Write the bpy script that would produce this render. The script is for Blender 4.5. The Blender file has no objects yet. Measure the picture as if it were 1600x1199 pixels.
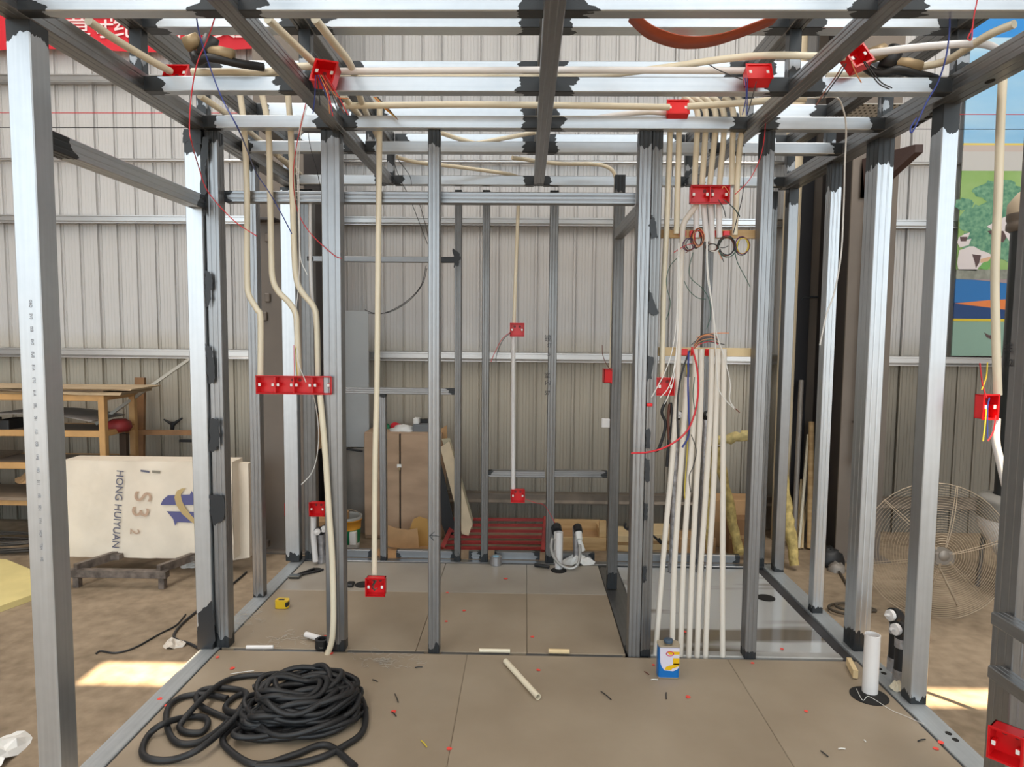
import bpy, math, random
from mathutils import Vector, Matrix
random.seed(7)
R = math.radians
COL = bpy.context.scene.collection

# ------------------------------------------------------------------ camera
F_PX = 1063.0
CAM = Vector((0, 0, 1.5))
_p, _y, _r = R(4.33), R(-1.10), R(0.524)
fw = Vector((math.sin(_y)*math.cos(_p), math.cos(_y)*math.cos(_p), -math.sin(_p)))
rt0 = Vector((math.cos(_y), -math.sin(_y), 0))
up0 = rt0.cross(fw)
rt = rt0*math.cos(_r) + up0*math.sin(_r)
up = -rt0*math.sin(_r) + up0*math.cos(_r)
cd = bpy.data.cameras.new('camera'); cam = bpy.data.objects.new('camera', cd); COL.objects.link(cam)
cd.sensor_width = 36; cd.lens = 36*F_PX/1600; cd.clip_start = 0.05; cd.clip_end = 100
m = Matrix.Identity(4)
for i in range(3):
    m[i][0] = rt[i]; m[i][1] = up[i]; m[i][2] = -fw[i]; m[i][3] = CAM[i]
cam.matrix_world = m
S = bpy.context.scene
S.camera = cam

def ray(x, y): return rt*((x-800)/F_PX) + up*((600-y)/F_PX) + fw
def PY(x, y, Y): d = ray(x, y); return CAM + d*(Y/d.y)
def PZ(x, y, Z=0.0): d = ray(x, y); return CAM + d*((Z-1.5)/d.z)
def PX(x, y, X): d = ray(x, y); return CAM + d*(X/d.x)

# ------------------------------------------------------------------ world, sun, exposure
w = bpy.data.worlds.new('sky'); S.world = w; w.use_nodes = True
nt = w.node_tree; bg = nt.nodes['Background']
bg.inputs[0].default_value = (0.80, 0.92, 1.0, 1); bg.inputs[1].default_value = 2.9
sd = bpy.data.lights.new('sun', 'SUN'); sun = bpy.data.objects.new('sun', sd); COL.objects.link(sun)
sd.energy = 26; sd.color = (1.0, 0.80, 0.55); sd.angle = R(0.53)
SUN_TO = Vector((0.0, 0.30, -1.0)).normalized()
sun.rotation_euler = SUN_TO.to_track_quat('-Z', 'Y').to_euler()
sun.location = (0, -2, 9)
# two added fill lamps under the solid roof, in place of skylights
ROOF_Z = 6.2
FILLS = [(-3.1, 1.6, 1.5, 9.0), (3.1, 1.6, 1.5, 9.0)]
for (x, y, wx, wy) in FILLS:
    ld = bpy.data.lights.new('overhead_fill', 'AREA'); lo = bpy.data.objects.new('overhead_fill', ld); COL.objects.link(lo)
    ld.shape = 'RECTANGLE'; ld.size = wx; ld.size_y = wy; ld.energy = 330; ld.color = (1.0, 0.96, 0.9)
    lo.location = (x, y, ROOF_Z-0.03)
S.view_settings.view_transform = 'Standard'; S.view_settings.look = 'None'
S.view_settings.exposure = 0.0; S.view_settings.gamma = 1.0; S.view_settings.use_curve_mapping = False

# ------------------------------------------------------------------ materials
def new_mat(name):
    mt = bpy.data.materials.new(name); mt.use_nodes = True
    n = mt.node_tree; return mt, n, n.nodes['Principled BSDF']
def mat(name, col, rough=0.6, metal=0.0, var=0.0, scale=8.0, bump=0.0, stretch=(1, 1, 1), col2=None, detail=6, alpha=None, trans=0.0):
    mt, n, b = new_mat(name)
    b.inputs['Roughness'].default_value = rough; b.inputs['Metallic'].default_value = metal
    b.inputs['Base Color'].default_value = (*col, 1)
    if trans: b.inputs['Transmission Weight'].default_value = trans
    if alpha is not None: b.inputs['Alpha'].default_value = alpha
    if var or bump or col2:
        tc = n.nodes.new('ShaderNodeTexCoord'); mp = n.nodes.new('ShaderNodeMapping'); mp.inputs['Scale'].default_value = stretch
        no = n.nodes.new('ShaderNodeTexNoise'); no.inputs['Scale'].default_value = scale; no.inputs['Detail'].default_value = detail
        n.links.new(tc.outputs['Object'], mp.inputs[0]); n.links.new(mp.outputs[0], no.inputs['Vector'])
        if var or col2:
            cr = n.nodes.new('ShaderNodeValToRGB'); c2 = col2 or tuple(min(1, c*(1+var)) for c in col); c1 = col if col2 else tuple(c*(1-var) for c in col)
            cr.color_ramp.elements[0].position = 0.35; cr.color_ramp.elements[1].position = 0.65
            cr.color_ramp.elements[0].color = (*c1, 1); cr.color_ramp.elements[1].color = (*c2, 1)
            n.links.new(no.outputs['Fac'], cr.inputs[0]); n.links.new(cr.outputs[0], b.inputs['Base Color'])
        if bump:
            bp = n.nodes.new('ShaderNodeBump'); bp.inputs['Strength'].default_value = bump; bp.inputs['Distance'].default_value = 0.01
            n.links.new(no.outputs['Fac'], bp.inputs['Height']); n.links.new(bp.outputs[0], b.inputs['Normal'])
    return mt
def math_node(n, op, a, b=None):
    x = n.nodes.new('ShaderNodeMath'); x.operation = op
    for i, v in enumerate((a, b)):
        if v is None: continue
        if isinstance(v, (int, float)): x.inputs[i].default_value = v
        else: n.links.new(v, x.inputs[i])
    return x.outputs[0]

def galv(name, c1, c2, rough, metal):
    mt, n, b = new_mat(name)
    uv = n.nodes.new('ShaderNodeUVMap'); uv.uv_map = 'UVMap'
    pv = n.nodes.new('ShaderNodeUVMap'); pv.uv_map = 'paint'
    mp = n.nodes.new('ShaderNodeMapping'); mp.inputs['Scale'].default_value = (2.2, 90, 1)
    no = n.nodes.new('ShaderNodeTexNoise'); no.inputs['Scale'].default_value = 1.0; no.inputs['Detail'].default_value = 5
    n.links.new(uv.outputs[0], mp.inputs[0]); n.links.new(mp.outputs[0], no.inputs['Vector'])
    n2 = n.nodes.new('ShaderNodeTexNoise'); n2.inputs['Scale'].default_value = 22; n2.inputs['Detail'].default_value = 8
    n.links.new(uv.outputs[0], n2.inputs['Vector'])
    s = math_node(n, 'ADD', math_node(n, 'MULTIPLY', no.outputs['Fac'], 0.65), math_node(n, 'MULTIPLY', n2.outputs['Fac'], 0.35))
    cr = n.nodes.new('ShaderNodeValToRGB')
    cr.color_ramp.elements[0].position = 0.32; cr.color_ramp.elements[1].position = 0.68
    cr.color_ramp.elements[0].color = (*c1, 1); cr.color_ramp.elements[1].color = (*c2, 1)
    n.links.new(s, cr.inputs[0])
    # black anti-rust paint brushed over the welded ends, running down in drips
    sx = n.nodes.new('ShaderNodeSeparateXYZ'); n.links.new(pv.outputs[0], sx.inputs[0])
    md = n.nodes.new('ShaderNodeMapping'); md.inputs['Scale'].default_value = (9, 26, 1)
    nd = n.nodes.new('ShaderNodeTexNoise'); nd.inputs['Scale'].default_value = 1.0; nd.inputs['Detail'].default_value = 6
    n.links.new(uv.outputs[0], md.inputs[0]); n.links.new(md.outputs[0], nd.inputs['Vector'])
    mn = math_node(n, 'MINIMUM', sx.outputs[0], sx.outputs[1])
    e = math_node(n, 'ADD', mn, math_node(n, 'MULTIPLY', math_node(n, 'SUBTRACT', nd.outputs['Fac'], 0.5), 0.14))
    mask = math_node(n, 'LESS_THAN', e, 0.0)
    mx = n.nodes.new('ShaderNodeMix'); mx.data_type = 'RGBA'
    n.links.new(mask, mx.inputs[0]); n.links.new(cr.outputs[0], mx.inputs[6]); mx.inputs[7].default_value = (0.018, 0.021, 0.024, 1)
    n.links.new(mx.outputs[2], b.inputs['Base Color'])
    n.links.new(math_node(n, 'MULTIPLY', math_node(n, 'SUBTRACT', 1.0, mask), metal), b.inputs['Metallic'])
    n.links.new(math_node(n, 'ADD', math_node(n, 'MULTIPLY', s, 0.12), rough-0.06), b.inputs['Roughness'])
    bp = n.nodes.new('ShaderNodeBump'); bp.inputs['Strength'].default_value = 0.10; bp.inputs['Distance'].default_value = 0.001
    n.links.new(no.outputs['Fac'], bp.inputs['Height']); n.links.new(bp.outputs[0], b.inputs['Normal'])
    return mt
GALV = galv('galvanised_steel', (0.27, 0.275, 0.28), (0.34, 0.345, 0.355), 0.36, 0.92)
GALVM = galv('matt_zinc', (0.33, 0.35, 0.36), (0.42, 0.44, 0.45), 0.50, 0.45)  # lighter base colour stands in for the roof reflected in the channel tops
GALVB = galv('lit_galvanised_steel', (0.53, 0.56, 0.59), (0.62, 0.65, 0.68), 0.38, 0.92)  # lit copy of the steel: brightness of light-catching members put into the colour
GALV2 = galv('shaded_galvanised_steel', (0.185, 0.183, 0.18), (0.25, 0.248, 0.245), 0.36, 0.92)  # shaded copy of the steel: dimness deeper in the pod put into the colour

def wall_mat():
    mt, n, b = new_mat('ribbed_sheet')
    tc = n.nodes.new('ShaderNodeNewGeometry'); sp = n.nodes.new('ShaderNodeSeparateXYZ'); n.links.new(tc.outputs['Position'], sp.inputs[0])
    mp = n.nodes.new('ShaderNodeMapping'); mp.inputs['Scale'].default_value = (14, 14, 0.25)
    no = n.nodes.new('ShaderNodeTexNoise'); no.inputs['Scale'].default_value = 1.2; no.inputs['Detail'].default_value = 3
    n.links.new(tc.outputs['Position'], mp.inputs[0]); n.links.new(mp.outputs[0], no.inputs['Vector'])
    n2 = n.nodes.new('ShaderNodeTexNoise'); n2.inputs['Scale'].default_value = 1.3; n2.inputs['Detail'].default_value = 5
    n.links.new(tc.outputs['Position'], n2.inputs['Vector'])
    # settled dust under the second rail: a stain with a soft upper edge
    d = math_node(n, 'ADD', sp.outputs['Z'], math_node(n, 'MULTIPLY', math_node(n, 'SUBTRACT', n2.outputs['Fac'], 0.5), 0.28))
    mr = n.nodes.new('ShaderNodeMapRange'); mr.inputs['From Min'].default_value = 1.24; mr.inputs['From Max'].default_value = 1.50
    n.links.new(d, mr.inputs['Value'])
    a = n.nodes.new('ShaderNodeValToRGB'); a.color_ramp.elements[0].position = 0.3; a.color_ramp.elements[1].position = 0.7
    a.color_ramp.elements[0].color = (0.53, 0.52, 0.512, 1); a.color_ramp.elements[1].color = (0.55, 0.54, 0.533, 1); n.links.new(no.outputs['Fac'], a.inputs[0])
    c = n.nodes.new('ShaderNodeValToRGB'); c.color_ramp.elements[0].position = 0.3; c.color_ramp.elements[1].position = 0.7
    c.color_ramp.elements[0].color = (0.425, 0.38, 0.305, 1); c.color_ramp.elements[1].color = (0.445, 0.40, 0.325, 1); n.links.new(no.outputs['Fac'], c.inputs[0])
    mx = n.nodes.new('ShaderNodeMix'); mx.data_type = 'RGBA'
    n.links.new(mr.outputs[0], mx.inputs[0]); n.links.new(c.outputs[0], mx.inputs[6]); n.links.new(a.outputs[0], mx.inputs[7])
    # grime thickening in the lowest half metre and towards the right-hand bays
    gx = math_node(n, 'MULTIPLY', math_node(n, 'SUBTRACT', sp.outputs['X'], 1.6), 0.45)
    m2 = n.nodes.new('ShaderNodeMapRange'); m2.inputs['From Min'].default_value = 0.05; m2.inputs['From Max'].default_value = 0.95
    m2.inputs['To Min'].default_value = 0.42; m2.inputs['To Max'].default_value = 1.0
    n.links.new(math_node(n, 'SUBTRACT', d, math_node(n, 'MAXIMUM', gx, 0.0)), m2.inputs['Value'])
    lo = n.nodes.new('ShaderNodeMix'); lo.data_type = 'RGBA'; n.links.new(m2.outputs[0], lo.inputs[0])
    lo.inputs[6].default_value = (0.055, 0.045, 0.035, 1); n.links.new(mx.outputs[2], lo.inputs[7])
    n.links.new(lo.outputs[2], b.inputs['Base Color']); b.inputs['Roughness'].default_value = 0.5; b.inputs['Metallic'].default_value = 0.1
    return mt
WALL = wall_mat()
def floor_mat():
    mt, n, b = new_mat('dusty_concrete')
    g = n.nodes.new('ShaderNodeNewGeometry')
    a = n.nodes.new('ShaderNodeTexNoise'); a.inputs['Scale'].default_value = 1.4; a.inputs['Detail'].default_value = 9; a.inputs['Roughness'].default_value = 0.65
    c = n.nodes.new('ShaderNodeTexNoise'); c.inputs['Scale'].default_value = 14; c.inputs['Detail'].default_value = 8
    n.links.new(g.outputs['Position'], a.inputs['Vector']); n.links.new(g.outputs['Position'], c.inputs['Vector'])
    s = math_node(n, 'ADD', math_node(n, 'MULTIPLY', a.outputs['Fac'], 0.6), math_node(n, 'MULTIPLY', c.outputs['Fac'], 0.4))
    r = n.nodes.new('ShaderNodeValToRGB'); r.color_ramp.elements[0].position = 0.36; r.color_ramp.elements[1].position = 0.62
    r.color_ramp.elements[0].color = (0.185, 0.135, 0.085, 1); r.color_ramp.elements[1].color = (0.37, 0.28, 0.19, 1)
    n.links.new(s, r.inputs[0]); n.links.new(r.outputs[0], b.inputs['Base Color'])
    b.inputs['Roughness'].default_value = 0.75
    bp = n.nodes.new('ShaderNodeBump'); bp.inputs['Strength'].default_value = 0.3; bp.inputs['Distance'].default_value = 0.01
    n.links.new(c.outputs['Fac'], bp.inputs['Height']); n.links.new(bp.outputs[0], b.inputs['Normal'])
    return mt
FLOOR = floor_mat()
BOARD = mat('cement_board', (0.275, 0.215, 0.15), 0.5, 0, col2=(0.335, 0.27, 0.195), scale=2.2, bump=0.08)
BOARD2 = mat('cement_board_paler', (0.30, 0.26, 0.21), 0.38, 0, col2=(0.38, 0.34, 0.285), scale=2.0, bump=0.05)
def tray_mat():
    mt, n, b = new_mat('tray_reflection_bands')
    g = n.nodes.new('ShaderNodeNewGeometry')
    mp = n.nodes.new('ShaderNodeMapping'); mp.inputs['Scale'].default_value = (0.35, 2.3, 1)
    a = n.nodes.new('ShaderNodeTexNoise'); a.inputs['Scale'].default_value = 1.6; a.inputs['Detail'].default_value = 3
    n.links.new(g.outputs['Position'], mp.inputs[0]); n.links.new(mp.outputs[0], a.inputs['Vector'])
    r = n.nodes.new('ShaderNodeValToRGB'); r.color_ramp.elements[0].position = 0.44; r.color_ramp.elements[1].position = 0.52
    r.color_ramp.elements[0].color = (0.17, 0.145, 0.115, 1); r.color_ramp.elements[1].color = (0.46, 0.46, 0.45, 1)  # brown and pale bands paint reflections into the base colour
    n.links.new(a.outputs['Fac'], r.inputs[0]); n.links.new(r.outputs[0], b.inputs['Base Color'])
    b.inputs['Roughness'].default_value = 0.07; b.inputs['IOR'].default_value = 1.5
    return mt
TRAY = tray_mat()
RED = mat('red_plastic', (0.72, 0.008, 0.012), 0.32)
REDD = mat('red_paint_dull', (0.23, 0.02, 0.02), 0.55, var=0.3, scale=6)
REDF = mat('red_fabric', (0.62, 0.02, 0.035), 0.8)
PVC = mat('cream_pvc', (0.74, 0.66, 0.50), 0.35, var=0.06, scale=3)
PVCW = mat('white_pvc', (0.74, 0.71, 0.69), 0.35)
WHITE = mat('white_plastic', (0.78, 0.77, 0.74), 0.45)
BLACK = mat('black_rubber', (0.012, 0.012, 0.013), 0.5)
BLACKP = mat('black_paint', (0.018, 0.021, 0.025), 0.4)
DARK = mat('dark_hole', (0.01, 0.009, 0.008), 0.9)
WOOD = mat('timber', (0.48, 0.30, 0.13), 0.65, col2=(0.62, 0.42, 0.21), scale=4, stretch=(1, 1, 8))
WOODP = mat('pale_timber', (0.66, 0.50, 0.28), 0.65, var=0.12, scale=5)
WOODD = mat('brown_timber', (0.26, 0.13, 0.055), 0.7, var=0.25, scale=6)
PLY = mat('plywood', (0.35, 0.23, 0.145), 0.55, col2=(0.46, 0.31, 0.20), scale=3, stretch=(1, 1, 3))
CARD = mat('cardboard', (0.42, 0.25, 0.12), 0.8, var=0.15, scale=6)
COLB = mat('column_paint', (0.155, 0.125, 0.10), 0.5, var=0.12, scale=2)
COLD = mat('column_shaded_paint', (0.045, 0.038, 0.037), 0.5)  # column colour darkened for the shadow inside the H section
ORNG = mat('orange_rack_paint', (0.55, 0.31, 0.12), 0.5, var=0.1)
GIRT = mat('girt_zinc', (0.55, 0.545, 0.54), 0.30, 0.85, var=0.05, scale=3)
FOAM = mat('wrapped_foam', (0.80, 0.70, 0.57), 0.42, var=0.06, scale=5, bump=0.35)
FOAMY = mat('yellow_foam', (0.66, 0.55, 0.24), 0.8, var=0.08, scale=5, bump=0.1)
SPRAY = mat('spray_foam', (0.50, 0.38, 0.14), 0.85, var=0.3, scale=25, bump=0.9)
FOIL = mat('grey_foil_tape', (0.42, 0.41, 0.42), 0.3, 0.7, var=0.25, scale=30, bump=0.5)
BRASS = mat('brass', (0.34, 0.25, 0.14), 0.5, 0.4)
COPPER = mat('copper_wire', (0.65, 0.27, 0.12), 0.35, 0.8)
GREYP = mat('grey_panel', (0.40, 0.41, 0.41), 0.4, 0.2, var=0.06, scale=2)
SHEET = mat('steel_sheet', (0.26, 0.23, 0.20), 0.5, 0.3, var=0.2, scale=3)
YEL = mat('yellow_plastic', (0.80, 0.52, 0.02), 0.4)
BLUE = mat('blue_paint', (0.0, 0.13, 0.42), 0.35)
GREEN = mat('green_paint', (0.0, 0.16, 0.06), 0.5)
ORG = mat('orange_paint', (0.72, 0.32, 0.03), 0.5)
CW = mat('white_wire', (0.72, 0.70, 0.66), 0.5)
CR = mat('red_wire', (0.58, 0.02, 0.03), 0.45)
CB = mat('blue_wire', (0.02, 0.04, 0.22), 0.45)
CK = mat('black_wire', (0.02, 0.02, 0.022), 0.45)
CY = mat('yellow_wire', (0.66, 0.50, 0.04), 0.45)
CG = mat('dark_green_wire', (0.03, 0.09, 0.06), 0.45)
CBR = mat('brown_wire', (0.16, 0.05, 0.03), 0.45)
WIREG = mat('guard_wire', (0.45, 0.36, 0.26), 0.5, 0.5)
SLING = mat('orange_red_webbing', (0.42, 0.085, 0.035), 0.65, var=0.15, scale=10)
FILM = mat('clear_film', (0.75, 0.72, 0.68), 0.2, trans=0.5, alpha=0.45)
INK = mat('grey_ink', (0.26, 0.27, 0.30), 0.5)

# ------------------------------------------------------------------ mesh helpers
class MB:
    def __init__(s): s.v = []; s.f = []; s.uv = []; s.pt = []; s.sm = []
    def add(s, vs, fs, smooth=False, uvs=None, pts=None):
        o = len(s.v); s.v += [tuple(v) for v in vs]
        for i, f in enumerate(fs):
            s.f.append(tuple(o+k for k in f)); s.sm.append(smooth)
            s.uv.append(uvs[i] if uvs else None); s.pt.append(pts[i] if pts else None)
        return s
    def box(s, lo, hi, c=0.0, M=None):
        x0, y0, z0 = lo; x1, y1, z1 = hi
        if c <= 0:
            vs = [(x0,y0,z0),(x1,y0,z0),(x1,y1,z0),(x0,y1,z0),(x0,y0,z1),(x1,y0,z1),(x1,y1,z1),(x0,y1,z1)]
            fs = [(0,3,2,1),(4,5,6,7),(0,1,5,4),(1,2,6,5),(2,3,7,6),(3,0,4,7)]
        else:
            c = min(c, (x1-x0)/2.01, (y1-y0)/2.01, (z1-z0)/2.01)
            ring = [(x0+c,y0),(x1-c,y0),(x1,y0+c),(x1,y1-c),(x1-c,y1),(x0+c,y1),(x0,y1-c),(x0,y0+c)]
            inn = [(x0+c,y0+c),(x1-c,y0+c),(x1-c,y0+c),(x1-c,y1-c),(x1-c,y1-c),(x0+c,y1-c),(x0+c,y1-c),(x0+c,y0+c)]
            vs = []; fs = []
            q = [(x0+c,y0+c),(x1-c,y0+c),(x1-c,y1-c),(x0+c,y1-c)]
            vs += [(a,b,z0) for a,b in q] + [(a,b,z0+c) for a,b in ring] + [(a,b,z1-c) for a,b in ring] + [(a,b,z1) for a,b in q]
            fs.append((3,2,1,0)); fs.append((20,21,22,23))
            for i in range(8): j = (i+1) % 8; fs.append((4+i,4+j,12+j,12+i))
            for i in range(4):
                a = 4+2*i; b = 4+2*i+1; fs.append((i, (i+1)%4, b, a)); fs.append(((i+1)%4, 4+(2*i+2)%8, b))
                a = 12+2*i; b = 12+2*i+1; fs.append((20+i, a, b, 20+(i+1)%4)); fs.append((20+(i+1)%4, b, 12+(2*i+2)%8))
        if M is not None: vs = [M @ Vector(v) for v in vs]
        return s.add(vs, fs)
    def poly(s, pts, th=None, n=None):
        """flat outline; with th extruded along n"""
        k = len(pts)
        if th is None: return s.add(pts, [tuple(range(k))])
        n = Vector(n).normalized()*th
        vs = [Vector(p) for p in pts] + [Vector(p)+n for p in pts]
        fs = [tuple(range(k))[::-1], tuple(range(k, 2*k))] + [(i, (i+1) % k, k+(i+1) % k, k+i) for i in range(k)]
        return s.add(vs, fs)
    def tube(s, pts, r, seg=8, caps=True, smooth=True):
        pts = [Vector(p) for p in pts]; rr = r if isinstance(r, (list, tuple)) else [r]*len(pts)
        T = []
        for i in range(len(pts)):
            a = pts[max(0, i-1)]; b = pts[min(len(pts)-1, i+1)]; d = b-a
            T.append(d.normalized() if d.length > 1e-9 else Vector((0, 0, 1)))
        N = T[0].orthogonal().normalized(); vs = []
        for i, p in enumerate(pts):
            N = (N - T[i]*N.dot(T[i]))
            N = N.normalized() if N.length > 1e-6 else T[i].orthogonal().normalized()
            B = T[i].cross(N)
            for k in range(seg):
                a = 2*math.pi*k/seg; vs.append(p + (N*math.cos(a)+B*math.sin(a))*rr[i])
        fs = [(i*seg+k, i*seg+(k+1) % seg, (i+1)*seg+(k+1) % seg, (i+1)*seg+k) for i in range(len(pts)-1) for k in range(seg)]
        s.add(vs, fs, smooth)
        if caps:
            s.add(vs[:seg], [tuple(range(seg))[::-1]]); s.add(vs[-seg:], [tuple(range(seg))])
        return s
    def lathe(s, prof, c=(0, 0, 0), seg=24, M=None, smooth=True):
        """prof: (r, z) list"""
        vs = []; n = len(prof)
        for r, z in prof:
            for k in range(seg):
                a = 2*math.pi*k/seg; v = Vector((r*math.cos(a), r*math.sin(a), z))
                if M is not None: v = M @ v
                vs.append(v + Vector(c))
        fs = [(i*seg+k, i*seg+(k+1) % seg, (i+1)*seg+(k+1) % seg, (i+1)*seg+k) for i in range(n-1) for k in range(seg)]
        s.add(vs, fs, smooth)
        return s
    def build(s, name, material, parent=None, origin=None):
        me = bpy.data.meshes.new(name)
        o3 = Vector(origin) if origin is not None else Vector((0, 0, 0))
        me.from_pydata([tuple(Vector(v)-o3) for v in s.v], [], s.f)
        me.polygons.foreach_set('use_smooth', s.sm)
        if any(u is not None for u in s.uv):
            for nm, src in (('UVMap', s.uv), ('paint', s.pt)):
                L = me.uv_layers.new(name=nm); flat = []
                for i, f in enumerate(s.f):
                    flat += [c for q in (src[i] if src[i] else [(1.0, 1.0)]*len(f)) for c in q]
                L.data.foreach_set('uv', flat)
        me.materials.append(material); me.update()
        o = bpy.data.objects.new(name, me); COL.objects.link(o)
        if parent: o.parent = parent; o.location = o3 - parent_origin(parent)
        else: o.location = o3
        return o
def parent_origin(p):
    v = Vector((0, 0, 0))
    while p is not None: v += p.location; p = p.parent
    return v
def tag(o, label=None, cat=None, group=None, kind=None):
    if label: o['label'] = label
    if cat: o['category'] = cat
    if group: o['group'] = group
    if kind: o['kind'] = kind
    return o
def empty(name, loc=(0, 0, 0), label=None, cat=None, group=None, kind=None):
    o = bpy.data.objects.new(name, None); COL.objects.link(o); o.location = loc; o.empty_display_size = 0.1
    return tag(o, label, cat, group, kind)
def catmull(pts, n=6):
    pts = [Vector(p) for p in pts]
    if len(pts) < 3: return pts
    P = [pts[0]*2-pts[1]] + pts + [pts[-1]*2-pts[-2]]; out = []
    for i in range(1, len(P)-2):
        a, b, c, d = P[i-1:i+3]
        for k in range(n):
            t = k/n; out.append(0.5*((2*b)+(c-a)*t+(2*a-5*b+4*c-d)*t*t+(3*b-a-3*c+d)*t**3))
    out.append(pts[-1]); return out
def text(body, name, size, M, material, parent, thick=0.0006, align='CENTER', sx=1.0):
    cu = bpy.data.curves.new(name, 'FONT'); cu.body = body; cu.size = size; cu.align_x = align; cu.align_y = 'CENTER'; cu.extrude = thick
    t = bpy.data.objects.new(name+'_tmp', cu); COL.objects.link(t)
    bpy.context.view_layer.update()
    me = bpy.data.meshes.new_from_object(t.evaluated_get(bpy.context.evaluated_depsgraph_get()))
    bpy.data.objects.remove(t)
    me.materials.clear(); me.materials.append(material)
    me.transform(M @ Matrix.Diagonal((sx, 1, 1, 1)))
    o = bpy.data.objects.new(name, me); COL.objects.link(o)
    if parent: o.parent = parent; o.location = -parent_origin(parent)
    return o
def facing(loc, right=(1, 0, 0), upv=(0, 0, 1)):
    r_ = Vector(right).normalized(); u_ = Vector(upv).normalized(); n_ = r_.cross(u_)
    M = Matrix.Identity(4)
    for i in range(3): M[i][0] = r_[i]; M[i][1] = u_[i]; M[i][2] = n_[i]; M[i][3] = loc[i]
    return M

# axis aligned steel member from bounds: tube (chamfered), stud (grooved faces)
def member(name, axis, lo, hi, parent, paint=(0, 0), kind='tube', material=None, holes=None):
    ax = 'xyz'.index(axis); a, b = [i for i in range(3) if i != ax]
    A0, A1, B0, B1, L0, L1 = lo[a], hi[a], lo[b], hi[b], lo[ax], hi[ax]
    c = 0.003
    def face(p, q, n_off):
        """points from p to q (exclusive q) with two shallow grooves"""
        (pa, pb), (qa, qb) = p, q; L = math.hypot(qa-pa, qb-pb); pts = [p]
        if kind == 'stud' and L > 0.035:
            for t in (0.30, 0.70):
                for dt, dd in ((-0.004/L, 0), (-0.0015/L, 0.0014), (0.0015/L, 0.0014), (0.004/L, 0)):
                    tt = t+dt; pts.append((pa+(qa-pa)*tt+n_off[0]*dd, pb+(qb-pb)*tt+n_off[1]*dd))
        pts.append(q); return pts
    prof = []
    prof += face((A0+c, B0), (A1-c, B0), (0, 1))
    prof += face((A1, B0+c), (A1, B1-c), (-1, 0))
    prof += face((A1-c, B1), (A0+c, B1), (0, -1))
    prof += face((A0, B1-c), (A0, B0+c), (1, 0))
    k = len(prof); L = L1-L0
    def v3(p, l):
        r_ = [0, 0, 0]; r_[a] = p[0]; r_[b] = p[1]; r_[ax] = l; return tuple(r_)
    vs = [v3(p, L0) for p in prof] + [v3(p, L1) for p in prof]
    flip = (axis == 'y')
    fs = []; uvs = []; pts = []
    per = [0]
    for i in range(k): j = (i+1) % k; per.append(per[-1]+math.hypot(prof[j][0]-prof[i][0], prof[j][1]-prof[i][1]))
    u0 = random.random()*20; v0 = random.random()*3
    def pa(l): return (l-L0-paint[0] if paint[0] > 0 else 9.0, L1-l-paint[1] if paint[1] > 0 else 9.0)
    for i in range(k):
        j = (i+1) % k
        f = (i, j, k+j, k+i); uu = [(u0, v0+per[i]), (u0, v0+per[i+1]), (u0+L, v0+per[i+1]), (u0+L, v0+per[i])]
        pp = [pa(L0), pa(L0), pa(L1), pa(L1)]
        if flip: f = f[::-1]; uu = uu[::-1]; pp = pp[::-1]
        fs.append(f); uvs.append(uu); pts.append(pp)
    for cap, l in ((list(range(k))[::-1], L0), (list(range(k, 2*k)), L1)):
        if flip: cap = cap[::-1]
        fs.append(tuple(cap)); uvs.append([(u0, v0+0.01*q) for q in range(k)]); pts.append([pa(l)]*k)
    mb = MB(); mb.add(vs, fs, False, uvs, pts)
    o = mb.build(name, material or GALV, parent, origin=[(lo[i]+hi[i])/2 if i != 2 else lo[2] for i in range(3)])
    if holes:
        for (hx, hy, hz, rx, ry, nrm) in holes:
            h = MB(); q = []
            for t in range(16):
                an = 2*math.pi*t/16
                if nrm == 'z': q.append((hx+rx*math.cos(an), hy+ry*math.sin(an), hz))
                elif nrm == 'x': q.append((hx, hy+rx*math.cos(an), hz+ry*math.sin(an)))
            h.poly(q, 0.001, (0, 0, 1) if nrm == 'z' else (-1, 0, 0)); h.build('punched_hole', DARK, o)
    return o

# ================================================================== SETTING
GZ = -0.08
def structure(o): o['kind'] = 'structure'; return o
fb = MB().box((-9.05, -6.5, GZ-0.15), (9.05, 5.6, GZ)); structure(fb.build('floor', FLOOR))
yb_ = MB().box((-60, -70, GZ-0.25), (60, -6.5, GZ-0.02)); structure(yb_.build('yard_ground', mat('yard_concrete', (0.085, 0.085, 0.085), 0.8, var=0.15, scale=0.8)))
WY = 5.44          # back wall sheet face
wall = empty('wall_back', (0, WY, GZ), kind='structure')
def sheet(x0, width, z0, z1):
    prof = []; n = 6; per = width/n
    for i in range(n):
        x = x0+i*per
        dep = 0.024 if i == 0 else 0.015
        prof += [(x+0.001, WY), (x+0.002, WY-dep), (x+0.014, WY-dep), (x+0.015, WY+0.003), (x+0.022, WY+0.003), (x+0.023, WY), (x+0.033, WY-0.006), (x+0.037, WY-0.006), (x+0.038, WY)]
        for q in (0.065, 0.09, 0.115):
            prof += [(x+q, WY), (x+q+0.003, WY-0.0022), (x+q+0.006, WY)]
    prof.append((x0+width-0.002, WY)); k = len(prof)
    prof += [(x0+width+0.004, WY+0.006), (x0+width+0.004, WY+0.012), (x0-0.002, WY+0.012)]; k = len(prof)
    vs = [(a, b, z0) for a, b in prof] + [(a, b, z1) for a, b in prof]
    return MB().add(vs, [(i, i+1, k+i+1, k+i) for i in range(k-1)])
x = -8.9; PW = 0.182*5/6*6*0+0.912
while x < 8.9:
    sheet(x, PW, GZ, ROOF_Z).build('panel', WALL, wall, origin=(x, WY, GZ)); x += PW
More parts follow.
